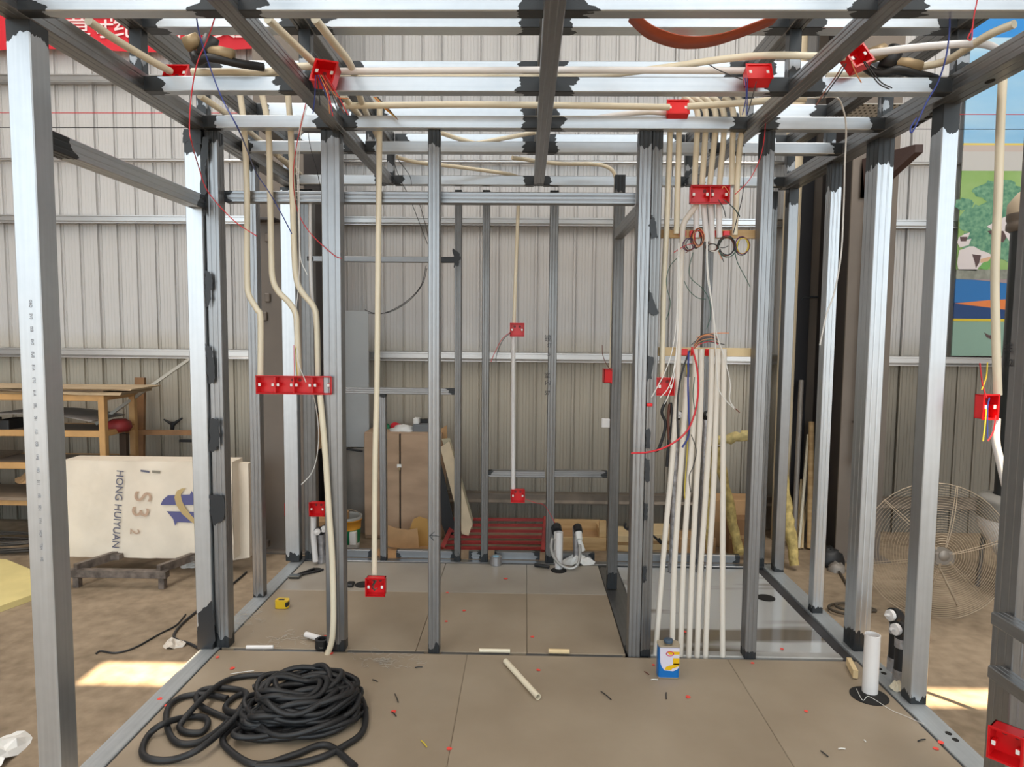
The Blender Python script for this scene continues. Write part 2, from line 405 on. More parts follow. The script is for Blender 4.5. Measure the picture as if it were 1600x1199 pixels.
def girt(zlo, zhi, mt=GIRT, x0=-8.9, x1=8.9):
    y = WY-0.018; h = zhi-zlo
    prof = [(y, zhi), (y-0.055, zhi-0.006), (y-0.055, zhi-0.016), (y-0.046, zhi-0.018), (y-0.046, zlo+h*0.30), (y-0.062, zlo+h*0.08), (y-0.062, zlo), (y, zlo)]
    vs = [(x0, a, b) for a, b in prof]+[(x1, a, b) for a, b in prof]; k = len(prof)
    mb = MB().add(vs, [(i, (i+1) % k, k+(i+1) % k, k+i)[::-1] for i in range(k)]+[tuple(range(k))[::-1], tuple(range(k, 2*k))])
    return mb.build('girt', mt, wall, origin=((x0+x1)/2, y, zlo))
GD = mat('girt_dark', (0.20, 0.165, 0.13), 0.5, 0.4, var=0.2)  # darker tone for the lowest girt
for ya, yb, mt in ((116, 130, GIRT), (338, 352, GIRT), (549, 564, GIRT), (768, 784, GD)):
    girt(PY(600, yb, WY-0.07).z, PY(600, ya, WY-0.07).z, mt)
zp = PY(600, 253, WY-0.05).z
mb = MB().tube([(-8.9, WY-0.05, zp), (8.9, WY-0.05, zp)], 0.016, 10); mb.build('conduit_rail', GIRT, wall)
# side walls, roof (open to the sky towards the yard behind the camera)
SIDE = mat('side_sheet', (0.40, 0.385, 0.37), 0.6)
for nm, xx in (('wall_left', -9.0), ('wall_right', 9.0)):
    mb = MB().box((xx-0.05, -6, GZ), (xx+0.05, 5.6, ROOF_Z)); structure(mb.build(nm, SIDE))
# roof with two narrow gaps that let the sun in on either side of the frame
def slot(xa, ya, xb, yb):
    """roof opening whose sun beam lands on ground rectangle"""
    k = (ROOF_Z-GZ)/(-SUN_TO.z)
    return (xa-SUN_TO.x*k, ya-SUN_TO.y*k, xb-SUN_TO.x*k, yb-SUN_TO.y*k)
gl0, gl1 = PZ(118, 1072, GZ), PZ(290, 1038, GZ)
gr0, gr1 = PZ(1453, 1108, GZ), PZ(1700, 1082, GZ)
s1 = slot(-1.98, gl0.y, -1.50, gl1.y); s2 = slot(1.70, gr0.y, 2.9, gr1.y)
S_1, S_2 = s1, s2
ys = sorted({-6.0, 5.6, s1[1], s1[3], s2[1], s2[3]}); rb = MB()
for i in range(len(ys)-1):
    a, b = ys[i], ys[i+1]; mid = (a+b)/2; xs = [-9.0]
    cuts = [s for s in (s1, s2) if s[1] < mid < s[3]]
    edges = [-9.05]
    for s in sorted(cuts): edges += [s[0], s[2]]
    edges.append(9.05)
    for q in range(0, len(edges), 2): rb.box((edges[q], a, ROOF_Z), (edges[q+1], b, ROOF_Z+0.06))
structure(rb.build('ceiling', SIDE))
for (xx, yy, wx, wy) in FILLS:
    pass
# columns of the hall
def column(x0, x1, name, label, lip):
    c = empty(name, ((x0+x1)/2, 4.72, GZ), label, 'column')
    MB().box((x0, 4.72, GZ), (x1, 4.735, ROOF_Z), 0.002).build('front_flange', COLB, c)
    MB().box((x0, 5.34, GZ), (x1, 5.355, ROOF_Z), 0.002).build('rear_flange', COLB, c)
    xm = (x0+x1)/2
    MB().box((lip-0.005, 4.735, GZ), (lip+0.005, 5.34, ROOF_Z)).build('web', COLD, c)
    MB().box((x0-0.05, 4.66, GZ), (x1+0.05, 5.37, GZ+0.02), 0.003).build('base_plate', COLB, c)
    return c
cl = column(-1.87, -1.53, 'steel_column', 'brown painted steel column left of the grey sheet behind the pod', -1.56)
cr_ = column(2.19, 2.50, 'steel_column', 'brown painted steel column at right with pipe and tap in front', 2.26)
# bolts and brackets on the left one
for (px, py) in ((419, 372), (419, 466), (414, 495)):
    p = PY(px, py, 4.72); q = MB().box((p.x-0.018, 4.70, p.z-0.03), (p.x+0.018, 4.72, p.z+0.03), 0.004); q.build('cleat', COLB, cl)
p = PY(400, 345, 4.7); MB().box((-1.87, 4.62, p.z-0.01), (-1.70, 4.72, p.z+0.01), 0.003).build('ledge_bracket', COLD, cl)
tp = PY(1365, 243, 4.6); bt = PY(1332, 305, 4.6)
g = MB(); g.poly([(2.24, 4.70, tp.z), (2.45, 4.45, tp.z+0.03), (2.45, 4.45, tp.z-0.02), (2.27, 4.70, bt.z), (2.24, 4.70, bt.z)], 0.05, (1, 0, 0))
g.build('gusset_bracket', mat('bracket_brown', (0.05, 0.025, 0.02), 0.5), cr_)

# ================================================================== POD FLOOR
podf = empty('pod_floor', (0, 3, GZ), 'floor of buff cement boards laid inside the steel pod frame', 'floor')
XL, XR, YF, YP, YB = -1.425, 1.545, 0.6, 3.07, 4.32
def board(x0, x1, y0, y1, mt=BOARD):
    g_ = 0.0010
    b = MB().box((x0+g_, y0+g_, GZ), (x1-g_, y1-g_, -0.002), 0.002); b.build('board', mt, podf, origin=(x0, y0, GZ))
YJ = PZ(700, 926, 0).y
xj = PZ(716, 1100, 0).x; xj2 = PZ(1180, 1100, 0).x; xj3 = PZ(823, 950, 0).x
board(XL, xj, YF, YP-0.005); board(xj, xj2, YF, YP-0.005); board(xj2, XR, YF, YP-0.005)
MB().box((XL+0.002, YF+0.002, GZ+0.002), (XR-0.002, YP-0.008, -0.0045)).build('joint_filler', mat('joint_brown', (0.15, 0.115, 0.08), 0.8), podf)
xk = PZ(690, 900, 0).x
for (a, b) in ((XL, xk), (xk, xj3), (xj3, 0.485)):
    board(a, b, YP+0.02, YJ, BOARD); board(a, b, YJ, YB-0.01, BOARD2)
GAPD = mat('gap_shade_black', (0.035, 0.032, 0.034), 0.6)  # dark strips put in for the shade down in the gaps
MB().box((1.499, YP+0.02, GZ), (1.553, YB-0.01, -0.012), 0.003).build('gap_shade_strip', GAPD, podf)
MB().box((-1.4315, YF, GZ), (-1.4255, YB-0.01, -0.008)).build('gap_shade_strip', GAPD, podf)
MB().box((1.546, YF, GZ), (1.553, YP+0.02, -0.008)).build('gap_shade_strip', GAPD, podf)
# metal strip showing in the joint under the dividing wall
for (a, b) in ((-1.36, -0.93), (-0.82, -0.46), (-0.38, -0.06), (0.02, 0.47)):
    MB().box((a, YP-0.004, GZ), (b, YP+0.019, -0.004), 0.001).build('joint_strip', GALV2, podf)
tray = empty('shower_tray', (1.03, 3.7, GZ), 'glossy wet grey shower tray floor at right of the pod', 'shower tray')
MB().box((0.605, YP+0.075, GZ), (1.497, YB-0.02, -0.006), 0.004).build('basin', TRAY, tray)
MB().box((0.60, YP+0.021, GZ), (1.497, YP+0.074, -0.001), 0.004).build('threshold', mat('grey_stone_sill', (0.36, 0.35, 0.33), 0.35, var=0.1), tray)
def disc(x, y, z, r, name, parent, mt=DARK, th=0.003, ry=None):
    q = [(x+r*math.cos(2*math.pi*t/24), y+(ry or r)*math.sin(2*math.pi*t/24), z) for t in range(24)]
    return MB().poly(q, th, (0, 0, 1)).build(name, mt, parent)
p = PZ(1197, 934, 0); disc(p.x, p.y, -0.005, 0.05, 'drain_hole', tray)
p = PZ(492, 892, 0); disc(p.x, p.y, -0.002, 0.045, 'waste_hole', podf)
p = PZ(1358, 1088, 0); disc(p.x, p.y, -0.002, 0.075, 'waste_hole', podf)
p = PZ(873, 892, 0); disc(p.x, p.y, -0.002, 0.05, 'waste_hole', podf)
p = PZ(568, 914, 0); disc(p.x, p.y, -0.002, 0.05, 'waste_hole', podf)

# ================================================================== STEEL FRAME (one welded thing)
FR = empty('steel_framework', (0, 3, GZ), 'welded galvanised steel skeleton of a bathroom pod, joints daubed black', 'frame')
def post(x0, x1, y0, y1, z0=0.0, z1=2.39, paint=(0.05, 0.10), kind='stud', mt=None): return member('post', 'z', (x0, y0, z0), (x1, y1, z1), FR, paint, kind, mt)
def beamx(x0, x1, y0, y1, z0, z1, paint=(0.06, 0.06), kind='stud', mt=None, name='beam'): return member(name, 'x', (x0, y0, z0), (x1, y1, z1), FR, paint, kind, mt)
def beamy(x0, x1, y0, y1, z0, z1, paint=(0.0, 0.0), kind='stud', mt=None, name='beam', holes=None): return member(name, 'y', (x0, y0, z0), (x1, y1, z1), FR, paint, kind, mt, holes)
# base channels
beamy(-1.515, -1.432, 0.9, 4.40, GZ, 0.0, (0, 0.02), 'tube', GALVM, name='base_channel')
hl = []
for (px, py) in ((1482, 1147), (1493, 1157), (1374, 1046), (1381, 1053)):
    p = PZ(px, py, 0.0); hl.append((p.x, p.y, 0.0, 0.011, 0.013, 'z'))
beamy(1.555, 1.65, 0.9, 4.40, GZ, 0.0, (0, 0.02), 'tube', GALVM, name='base_channel', holes=hl)
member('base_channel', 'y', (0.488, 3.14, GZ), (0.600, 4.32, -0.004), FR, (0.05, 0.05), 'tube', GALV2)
beamx(-1.432, 1.555, 4.325, 4.385, GZ, 0.0, (0.05, 0.05), 'tube', name='base_channel')
zt = PY(700, 862, 4.39).z; zb = PY(700, 876, 4.39).z
for (a, b) in ((-1.30, -0.99), (-0.84, -0.45), (-0.36, -0.27), (-0.19, 0.11), (0.23, 0.47), (0.57, 1.42)):
    beamx(a, b, 4.39, 4.43, 0.0, zt, (0.02, 0.03), 'tube', name='bottom_rail')
# --- front and left wall
post(-1.508, -1.436, 2.0, 2.082, 0.0, 2.385, (0.0, 0.045), 'tube', GALVB)
post(-1.528, -1.452, 3.065, 3.14, 0.0, 2.385, (0.10, 0.11), 'tube', GALVB)
post(-1.447, -1.385, 3.085, 3.15, 0.0, 2.385, (0.05, 0.05), 'stud')
member('mid_rail', 'y', (-1.50, 2.082, 2.038), (-1.44, 3.065, 2.098), FR, (0.10, 0.05), 'stud', GALVB)
a = PZ(393, 937); post(-1.515, -1.455, 3.69, 3.745, 0.0, 2.385, (0.02, 0.03))
post(-1.565+0.03, -1.445, 4.27, 4.33, 0.01, 2.385, (0.05, 0.03), 'tube', GALVB)
post(-1.43, -1.35, 4.33, 4.385, 0.0, 2.385, (0.05, 0.05), 'stud', GALV2)
# --- dividing wall posts
DPY = 3.07
post(-0.918, -0.832, DPY, 3.135, -0.003, 2.388, (0.05, 0.04))
post(-0.440, -0.388, DPY, 3.125, -0.003, 2.388, (0.035, 0.06))
post(0.492, 0.548, DPY, 3.135, -0.003, 2.388, (0.0, 0.07))
post(0.549, 0.597, DPY+0.006, 3.135, -0.003, 2.388, (0.03, 0.08), 'stud', GALV2)
post(1.030, 1.084, DPY, 3.135, -0.003, 2.388, (0.04, 0.10))
# head rail behind them
zb_, zt_ = PY(500, 317, 3.145).z, PY(500, 299, 3.145).z
beamx(-1.385, 0.492, 3.145, 3.195, zb_, zt_, (0.03, 0.0), 'stud', name='head_rail')
# --- back wall posts
BY = 4.33
def bx(px, py=880): return PZ(px, py).x
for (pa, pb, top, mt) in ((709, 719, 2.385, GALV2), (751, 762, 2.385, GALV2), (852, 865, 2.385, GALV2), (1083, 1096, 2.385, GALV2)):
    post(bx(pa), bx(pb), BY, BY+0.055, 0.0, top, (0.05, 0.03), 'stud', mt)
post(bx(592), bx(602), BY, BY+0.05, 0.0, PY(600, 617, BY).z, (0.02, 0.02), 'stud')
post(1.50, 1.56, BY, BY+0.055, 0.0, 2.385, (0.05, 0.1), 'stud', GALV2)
def railpx(xa, xb, yt, yb, Y, paint, name='cross_rail', dep=0.045, mt=None):
    A = PY(xa, (yt+yb)/2, Y); B = PY(xb, (yt+yb)/2, Y); h = PY(xa, yt, Y).z-PY(xa, yb, Y).z; z = (A.z+B.z)/2
    return member(name, 'x', (A.x, Y, z-h/2), (B.x, Y+dep, z+h/2), FR, paint, 'stud', mt)
railpx(480, 709, 401, 410, BY, (0.03, 0.12))
railpx(538, 710, 607, 617, BY-0.002, (0.0, 0.03))
railpx(763, 851, 737, 747, BY, (0.02, 0.0)); railpx(866, 949, 737, 747, BY, (0.0, 0.03))
# --- side wall of the shower
post(0.494, 0.552, 3.90, 3.955, 0.0, 2.385, (0.10, 0.10), 'stud', GALV2)
z1 = PX(1000, 320, 0.5).z; zc = PY(965, 355, 3.9).z
member('head_rail', 'y', (0.495, 3.135, 2.03), (0.545, 3.90, 2.085), FR, (0.02, 0.0), 'stud')
# --- right wall posts
post(1.585, 1.65, 2.70, 2.775, 0.0, 2.385, (0.03, 0.10), 'tube', GALVB)
post(1.575, 1.65, 3.16, 3.27, 0.0, 2.385, (0.08, 0.12), 'stud', GALVB)
post(1.563, 1.62, 3.60, 3.66, 0.0, 2.385, (0.03, 0.14), 'stud', GALVB)
post(1.59, 1.65, 4.235, 4.30, 0.0, 2.385, (0.03, 0.10), 'tube')
post(1.535, 1.62, 2.09, 2.19, 0.0, 2.385, (0.0, 0.05), 'stud')
for (ya, yb) in ((955, 985), (1038, 1078)):
    z0 = PY(1552, ya, 2.13).z
    member('mid_rail', 'y', (1.482, 1.0, z0-0.04), (1.534, 2.12, z0), FR, (0, 0), 'stud')
# --- lower ceiling grid
ZL0, ZL1 = 2.385, 2.44
XS = [(-0.868, -0.808), (0.040, 0.100), (0.952, 1.012)]
beamy(-1.505, -1.432, 1.25, 4.30, ZL0, 2.455, (0, 0.05), mt=GALV)
hl = []
for (px, py) in ((1547, 128), (1459, 177), (1451, 184), (1440, 191), (1430, 198)):
    p = PZ(px, py, 2.384); hl.append((p.x, p.y, 2.3835, 0.012, 0.022, 'z'))
beamy(1.545, 1.65, 1.25, 4.30, ZL0, 2.455, (0, 0.05), mt=GALV, holes=hl)
for (a, b) in XS: beamy(a, b, 1.25, 4.20, ZL0-0.004, 2.43, (0, 0.08), mt=GALV)
rows = [(1.95, 2.0, ZL0, 2.485, 0.07), (2.585, 2.635, ZL0, ZL1, 0.07), (3.05, 3.10, 2.388, 2.442, 0.06), (3.45, 3.50, 2.388, 2.442, 0.05), (4.20, 4.25, 2.388, 2.445, 0.05)]
ed = [(-1.432, -0.868), (-0.808, 0.040), (0.100, 0.952), (1.012, 1.545)]
for (ya, yb, z0, z1, pt) in rows:
    for (a, b) in ed:
        if ya == 4.20: a, b = a-0.0, b
        beamx(a, b, ya, yb, z0, z1, (pt, pt), 'tube', GALVB)
# --- upper grid on short stubs
ZU0, ZU1 = 2.62, 2.70
beamy(-1.51, -1.44, 1.4, 4.30, ZU0, ZU1, (0, 0.05), mt=GALV2)
for (a, b) in XS: beamy(a, b, 1.4, 4.22, ZU0, ZU1, (0, 0.05), mt=GALV2)
beamy(1.56, 1.63, 1.4, 4.30, ZU0, ZU1, (0, 0.05), mt=GALV2)
ed2 = [(-1.44, -0.868), (-0.808, 0.040), (0.100, 0.952), (1.012, 1.56)]
for (ya, yb) in ((2.60, 2.67), (3.115, 3.185), (3.68, 3.745), (4.23, 4.30)):
    for (a, b) in ed2: beamx(a, b, ya, yb, ZU0, ZU1, (0.07, 0.07), 'tube', GALVB)
for (ya) in (2.61, 3.13, 3.69, 4.235):
    for (a, b) in [(-1.50, -1.45), (-0.86, -0.815), (0.048, 0.092), (0.96, 1.005), (1.57, 1.62)]:
        z0 = 2.43 if -1 < a < 1.2 else 2.455
        if ya == 4.235: z0 = 2.43 if not (-1 < a < 1.2) else 2.43
        member('stub_post', 'z', (a, ya, z0), (b, ya+0.045, ZU0), FR, (0.05, 0.10), 'tube')
# black paint daubs where two uprights meet
def daub(pxs, Y, parent=FR):
    rnd = random.Random(len(pxs)*7+int(pxs[0][1])); q_ = []
    for i in range(len(pxs)):
        a_, b_ = pxs[i], pxs[(i+1) % len(pxs)]
        for t_ in (0, .2, .4, .6, .8): q_.append((a_[0]+(b_[0]-a_[0])*t_+rnd.uniform(-1.6, 1.6), a_[1]+(b_[1]-a_[1])*t_+rnd.uniform(-2.2, 2.2)))
    pts = [PY(x_, y_, Y) for x_, y_ in q_]
    MB().poly(pts, 0.0015, (0, 1, 0)).build('paint_daub', BLACKP, parent)
daub([(321, 425), (330, 428), (332, 440), (329, 468), (326, 480), (322, 481), (320, 455)], 3.0635)
daub([(320, 538), (330, 545), (336, 575), (334, 600), (325, 598), (323, 560)], 3.0635)
daub([(328, 655), (341, 656), (343, 690), (336, 706), (327, 705)], 3.0635)
daub([(328, 775), (350, 778), (352, 800), (346, 818), (333, 822), (328, 800)], 3.0635)
daub([(1018, 335), (1024, 342), (1028, 370), (1018, 374), (1014, 352)], 3.068)
daub([(1014, 450), (1019, 462), (1029, 488), (1027, 494), (1013, 490)], 3.068)
daub([(1012, 558), (1021, 560), (1018, 592), (1011, 596)], 3.068)
daub([(1009, 672), (1016, 672), (1016, 702), (1009, 700)], 3.068)
daub([(1009, 718), (1016, 720), (1014, 752), (1008, 754)], 3.068)
daub([(1007, 788), (1012, 790), (1011, 815), (1006, 814)], 3.068)
daub([(1006, 885), (1010, 888), (1009, 910), (1004, 912)], 3.068)
daub([(708, 388), (716, 394), (719, 405), (716, 416), (708, 418)], 4.326)
daub([(286, 205), (313, 205), (314, 226), (300, 222), (287, 224)], 3.0635)
daub([(290, 300), (312, 303), (322, 318), (320, 340), (314, 322), (290, 322)], 3.0635)
daub([(317, 215), (327, 214), (324, 240), (320, 262), (322, 300), (318, 330), (313, 300), (313, 240)], 3.0635)
daub([(310, 960), (330, 940), (336, 1000), (330, 1014), (308, 1014)], 3.0635)
# handwriting on uprights
Mk = mat('marker_ink', (0.02, 0.02, 0.025), 0.6)
for ch, px, py, sz in (('镜', 856, 530, 0.045), ('灯', 858, 541, 0.03), ('.5', 857, 554, 0.035), ('室', 855, 588, 0.038), ('内', 856, 599, 0.038), ('57', 855, 615, 0.038)):
    text(ch, 'handwriting', sz, facing(PY(px, py, BY-0.002)), Mk, FR)
q = PY(1014, 633, 3.07); MB().box((q.x-0.012, 3.055, q.z-0.007), (q.x+0.014, 3.0695, q.z+0.007), 0.003).build('red_clip', RED, FR)
q = PY(946, 662, 3.9); MB().box((q.x-0.02, 3.91, q.z-0.03), (0.494, 3.93, q.z+0.025), 0.004).build('small_bracket', PVCW, FR)
text('共', 'handwriting', 0.036, facing(PX(1575, 545, 1.532), (0, -1, 0), (0, 0, 1)), Mk, FR)
text('112', 'handwriting', 0.032, facing(PX(1574, 568, 1.532), (0, -1, 0), (0, 0, 1)), Mk, FR)
zz = 0
for i, chs in enumerate(('GBQ', '2V0', '00B', '8V0', '0U0', '81A', '0T0', '61A', '08L', '061', '1L0', '008', '1AB', '10D', '311', '100', '0D1', 'IYH', 'HOF', 'TBH', 'HE')):
    py = 475+i*20; p = PY(PY and 45+(py-475)*0.0445+2, py, 1.998)
    text(chs, 'printed_code', 0.011, facing((p.x, 1.9985, p.z), (0, 0, -1), (1, 0, 0)), INK, FR, 0.0002)
# black arrow mark drawn on the middle upright
for pts_ in (((671, 838), (686, 838.7)), ((671, 838), (679, 832)), ((671, 838), (678, 846))):
    MB().tube([PY(a_, b_, DPY-0.001) for a_, b_ in pts_], 0.0015, 4).build('marker_arrow', Mk, FR)

# ================================================================== conduits
RC = 0.0135
def pipe(label, pts, r=RC, mt=PVC, name='pvc_conduit', cat='conduit', group=None, n=6, seg=10):
    P_ = catmull(pts, n) if len(pts) > 2 else [Vector(p) for p in pts]
    o = MB().tube(P_, r, seg).build(name, mt, None, origin=P_[-1]); return tag(o, label, cat, group)
def py_(Y, *pp): return [PY(a, b, Y) for a, b in pp]
def pz_(Z, *pp): return [PZ(a, b, Z) for a, b in pp]
CY_ = 3.118      # plane of the conduits in the dividing wall, behind its posts' faces
up_ = lambda x_, x2=None, y2=150: [(x2 if x2 is not None else x_, y2)]
pipe('leftmost cream conduit dropping with a kink to the red four-gang box', py_(CY_, (372, 128), (381, 195), (386, 300), (386, 400), (387, 452), (393, 470), (402, 485), (407, 500), (407, 588)))
pipe('second cream conduit with double bend ending at the red four-gang box', py_(CY_, (405, 128), (419, 200), (422, 300), (424, 400), (426, 435), (434, 455), (452, 474), (462, 492), (464, 520), (467, 588)))
pipe('third cream conduit bending right before the red four-gang box', py_(CY_, (448, 128), (454, 200), (457, 300), (460, 400), (464, 440), (474, 460), (490, 480), (495, 505), (497, 588)))
pipe('thin white conduit crossing behind the third cream conduit', py_(CY_+0.06, (485, 318), (485, 400), (486, 440), (489, 480), (494, 520), (497, 588)), 0.008, PVCW)
pipe('long bowed cream conduit from the four-gang box down to the floor', py_(3.045, (500, 618), (504, 660), (509, 720), (514, 800), (519, 870), (521, 950), (520, 990), (517, 1008), (511, 1025)), 0.0135)
pipe('short straight white conduit under the right end of the four-gang box', py_(3.10, (511, 618), (512, 700), (513, 780), (515, 868)), 0.0115, PVCW)
pipe('cream conduit running full height left of the middle upright to low red box', py_(CY_, (593, 160), (593, 205), (591, 400), (589, 600), (586, 730), (585, 905)), 0.0130)
pipe('slim cream conduit on the back wall down to the upper red box', py_(BY-0.02, (810, 318), (806, 420), (803, 507)), 0.011)
pipe('white conduit on the back wall between the two red boxes', py_(BY-0.02, (802, 527), (802, 640), (802, 766)), 0.0135, PVCW)
pipe('white bent conduit beside the shower side post ending at a red box', [PZ(800, 247, 2.46), PZ(870, 256, 2.46), PZ(925, 257, 2.47)] + py_(3.97, (950, 262), (961, 275), (962, 300), (960, 400), (957, 480), (955, 578)), 0.011, PVC)
TONE = mat('conduit_tone', (0.70, 0.64, 0.56), 0.35)
# bundle over and into the shower wall
B_ = [('outer left cream conduit down to the red box by the door post', [(1045, 160), (1047, 200), (1044, 290), (1041, 370), (1037, 450), (1034, 590)]),
      ('second cream conduit from left ending at the upper batten', [(1058, 160), (1061, 205), (1059, 290), (1057, 366)]),
      ('third ceiling-drop conduit curving into the red double box', [(1066, 152), (1080, 160), (1090, 178), (1089, 210), (1085, 290)]),
      ('fourth ceiling-drop conduit into the red double box', [(1080, 152), (1094, 160), (1103, 178), (1102, 210), (1097, 290)]),
      ('fifth ceiling-drop conduit into the red double box', [(1094, 152), (1108, 160), (1118, 178), (1117, 210), (1109, 290)]),
      ('sixth ceiling-drop conduit into the red double box', [(1110, 152), (1122, 160), (1131, 178), (1131, 210), (1124, 290)]),
      ('seventh ceiling-drop conduit beside the red double box', [(1130, 152), (1140, 160), (1146, 178), (1145, 210), (1143, 290)]),
      ('rightmost ceiling-drop cream conduit ending at the upper batten', [(1152, 150), (1158, 165), (1160, 190), (1155, 240), (1151, 300), (1148, 368)])]
for lb, q in B_: pipe(lb, py_(CY_, *q), 0.0130)
pipe('white conduit slanting left from under the red double box to the floor', py_(CY_-0.01, (1089, 320), (1078, 335), (1068, 352), (1066, 380), (1063, 450), (1060, 560)) + py_(CY_-0.015, (1052, 700), (1040, 830), (1030, 950), (1024, 1024)), 0.0130, TONE)
for i, (xa, xb, yb) in enumerate(((1088, 1088, 372), (1099, 1104, 378), (1110, 1113, 392), (1123, 1124, 372))):
    pipe(['first', 'second', 'third', 'fourth'][i]+' short white stub between the red double box and the upper batten', py_(CY_, (xa, 320), ((xa+xb)/2, 345), (xb, yb)), 0.0130, PVCW)
L_ = [('leftmost of the floor conduits rising to the lower batten', [(1074, 590), (1066, 700), (1059, 800), (1053, 900), (1050, 1025)]),
      ('second floor conduit from left under the lower batten', [(1087, 546), (1084, 650), (1075, 770), (1068, 880), (1063, 1026)]),
      ('third floor conduit from left under the lower batten', [(1096, 546), (1094, 650), (1087, 780), (1081, 900), (1076, 1028)]),
      ('middle floor conduit under the lower batten', [(1112, 546), (1110, 640), (1102, 780), (1094, 900), (1089, 1028)]),
      ('third floor conduit from right under the lower batten', [(1122, 546), (1119, 640), (1114, 780), (1107, 900), (1102, 1029)]),
      ('rightmost floor conduit standing nearly upright at the lower batten', [(1131, 546), (1130, 700), (1129, 900), (1129, 1027)])]
for lb, q in L_: pipe(lb, py_(CY_-0.022, *q), 0.0130, TONE)
# horizontals lying on the lower grid
ZC = 2.46
pipe('straight white conduit along the ceiling between two red boxes', pz_(ZC, (525, 112), (700, 111), (900, 110), (1168, 111)), 0.0125, PVCW)
pipe('cream conduit rising to the right across the ceiling grid', [PZ(530, 123, ZC), PZ(700, 122, ZC), PZ(830, 122, ZC), PZ(930, 119, ZC+0.01), PZ(1040, 106, ZC+0.03), PZ(1130, 93, ZC+0.04), PZ(1210, 87, ZC+0.04), PZ(1325, 90, ZC+0.03)], 0.0125)
pipe('cream ceiling conduit behind the second cross beam', pz_(ZC, (537, 166), (700, 164), (850, 165), (1046, 168)), 0.0135)
pipe('cream ceiling conduit right of the small red box', pz_(ZC, (1074, 167), (1150, 162), (1210, 157), (1260, 154)), 0.0135)
pipe('pale ceiling conduit ending in a curl above the shower', pz_(ZC, (905, 190), (960, 181), (1010, 176), (1046, 178)), 0.012, PVCW)
pipe('cream ceiling conduit beside the rear cross beam at centre', pz_(ZC, (640, 188), (760, 186), (900, 185), (980, 186)), 0.010)
pipe('cream conduit left of the red box with a swan bend', pz_(ZC, (300, 113), (350, 113), (400, 114), (425, 112), (445, 106), (492, 104)), 0.0135)
pipe('lower cream conduit lying beside the swan-bend conduit', pz_(ZC, (408, 117), (440, 118), (480, 119), (505, 122)), 0.0135)
pipe('diagonal cream conduit from the front corner to left red ceiling box', pz_(2.47, (138, 33), (180, 62), (225, 89), (266, 112)), 0.0135)
pipe('diagonal cream conduit into the top of the large red ceiling box', pz_(2.47, (418, 30), (455, 65), (495, 103)), 0.0135)
pipe('diagonal cream conduit right of the large red ceiling box', pz_(2.47, (492, 30), (522, 68), (550, 107), (565, 160), (590, 215)), 0.0135)
pipe('short diagonal cream conduit above left end of dividing wall', pz_(2.47, (312, 150), (350, 176), (400, 215), (460, 268)), 0.0135)
pipe('cream conduit descending left of the V-shaped pair', pz_(2.47, (688, 208), (715, 217), (748, 226)), 0.011)
pipe('cream conduit rising right of the V-shaped pair', pz_(2.475, (735, 226), (770, 220), (838, 207)), 0.011)
pipe('slack white conduit sagging across the rear of the ceiling', pz_(2.46, (620, 246), (650, 254), (720, 262), (790, 272), (812, 278)), 0.011, PVC)
pipe('slanting cream conduit over the rear left ceiling', pz_(2.46, (436, 245), (460, 262), (482, 288)), 0.011)
pipe('cream conduit hidden behind the big red box over the grid', pz_(2.47, (536, 150), (556, 175), (570, 192)), 0.0135)
pipe('fat white flexible pipe arching over the right ceiling corner', pz_(2.50, (1358, 84), (1420, 76), (1490, 70), (1530, 69), (1552, 74), (1560, 84)), 0.0125, PVCW)
pipe('cream flexible pipe rising to the top right corner', pz_(2.50, (1290, 120), (1360, 115), (1430, 106), (1475, 97), (1510, 77), (1545, 55), (1585, 38)), 0.0135)
pipe('tall cream conduit at far right entering the red switch box', py_(2.62, (1567, 118), (1563, 200), (1560, 300), (1555, 420), (1556, 520), (1559, 618)), 0.015)
pipe('bowed white conduit below the far right red switch box', py_(2.6, (1557, 655), (1556, 690), (1562, 720), (1580, 800), (1598, 900), (1596, 960), (1588, 1050), (1573, 1150)), 0.014, PVCW)
pipe('white conduit rising from floor to the small red box at rear left', py_(4.24, (490, 808), (490, 840), (493, 878)), 0.018, PVCW)
tag(MB().tube(catmull([PZ(1242, 155, 2.47), PZ(1280, 153, 2.47), PZ(1307, 153, 2.47)]+py_(2.9, (1317, 170), (1322, 200), (1320, 260), (1318, 330), (1314, 400), (1303, 460), (1292, 490), (1281, 540)), 6), 0.0035, 6).build('white_cable', CW, None), 'white cable hanging in a long curve beside right wall uprights', 'cable')

# battens that carry the conduit ends
for (ya, yb, lb) in ((360, 372, 'upper pale timber batten behind the conduits'), (545, 557, 'lower pale timber batten behind the conduits')):
    A = PY(1028, yb, 3.14); B = PY(1190, ya, 3.14); t = empty('batten', (0.85, 3.15, A.z), lb, 'batten')
    MB().box((A.x, 3.142, A.z), (B.x, 3.165, B.z), 0.002).build('strip', WOODP if ya > 500 else WOOD, t)
    for k in range(5 if ya < 500 else 3):
        px = (1066, 1082, 1098, 1112, 1134)[k] if ya < 500 else (1068, 1084, 1106)[k]
        q = PY(px, (ya+yb)/2, 3.14); MB().box((q.x-0.014, 3.128, A.z+0.004), (q.x+0.016, 3.142, B.z-0.006), 0.002).build('clip', RED, t)

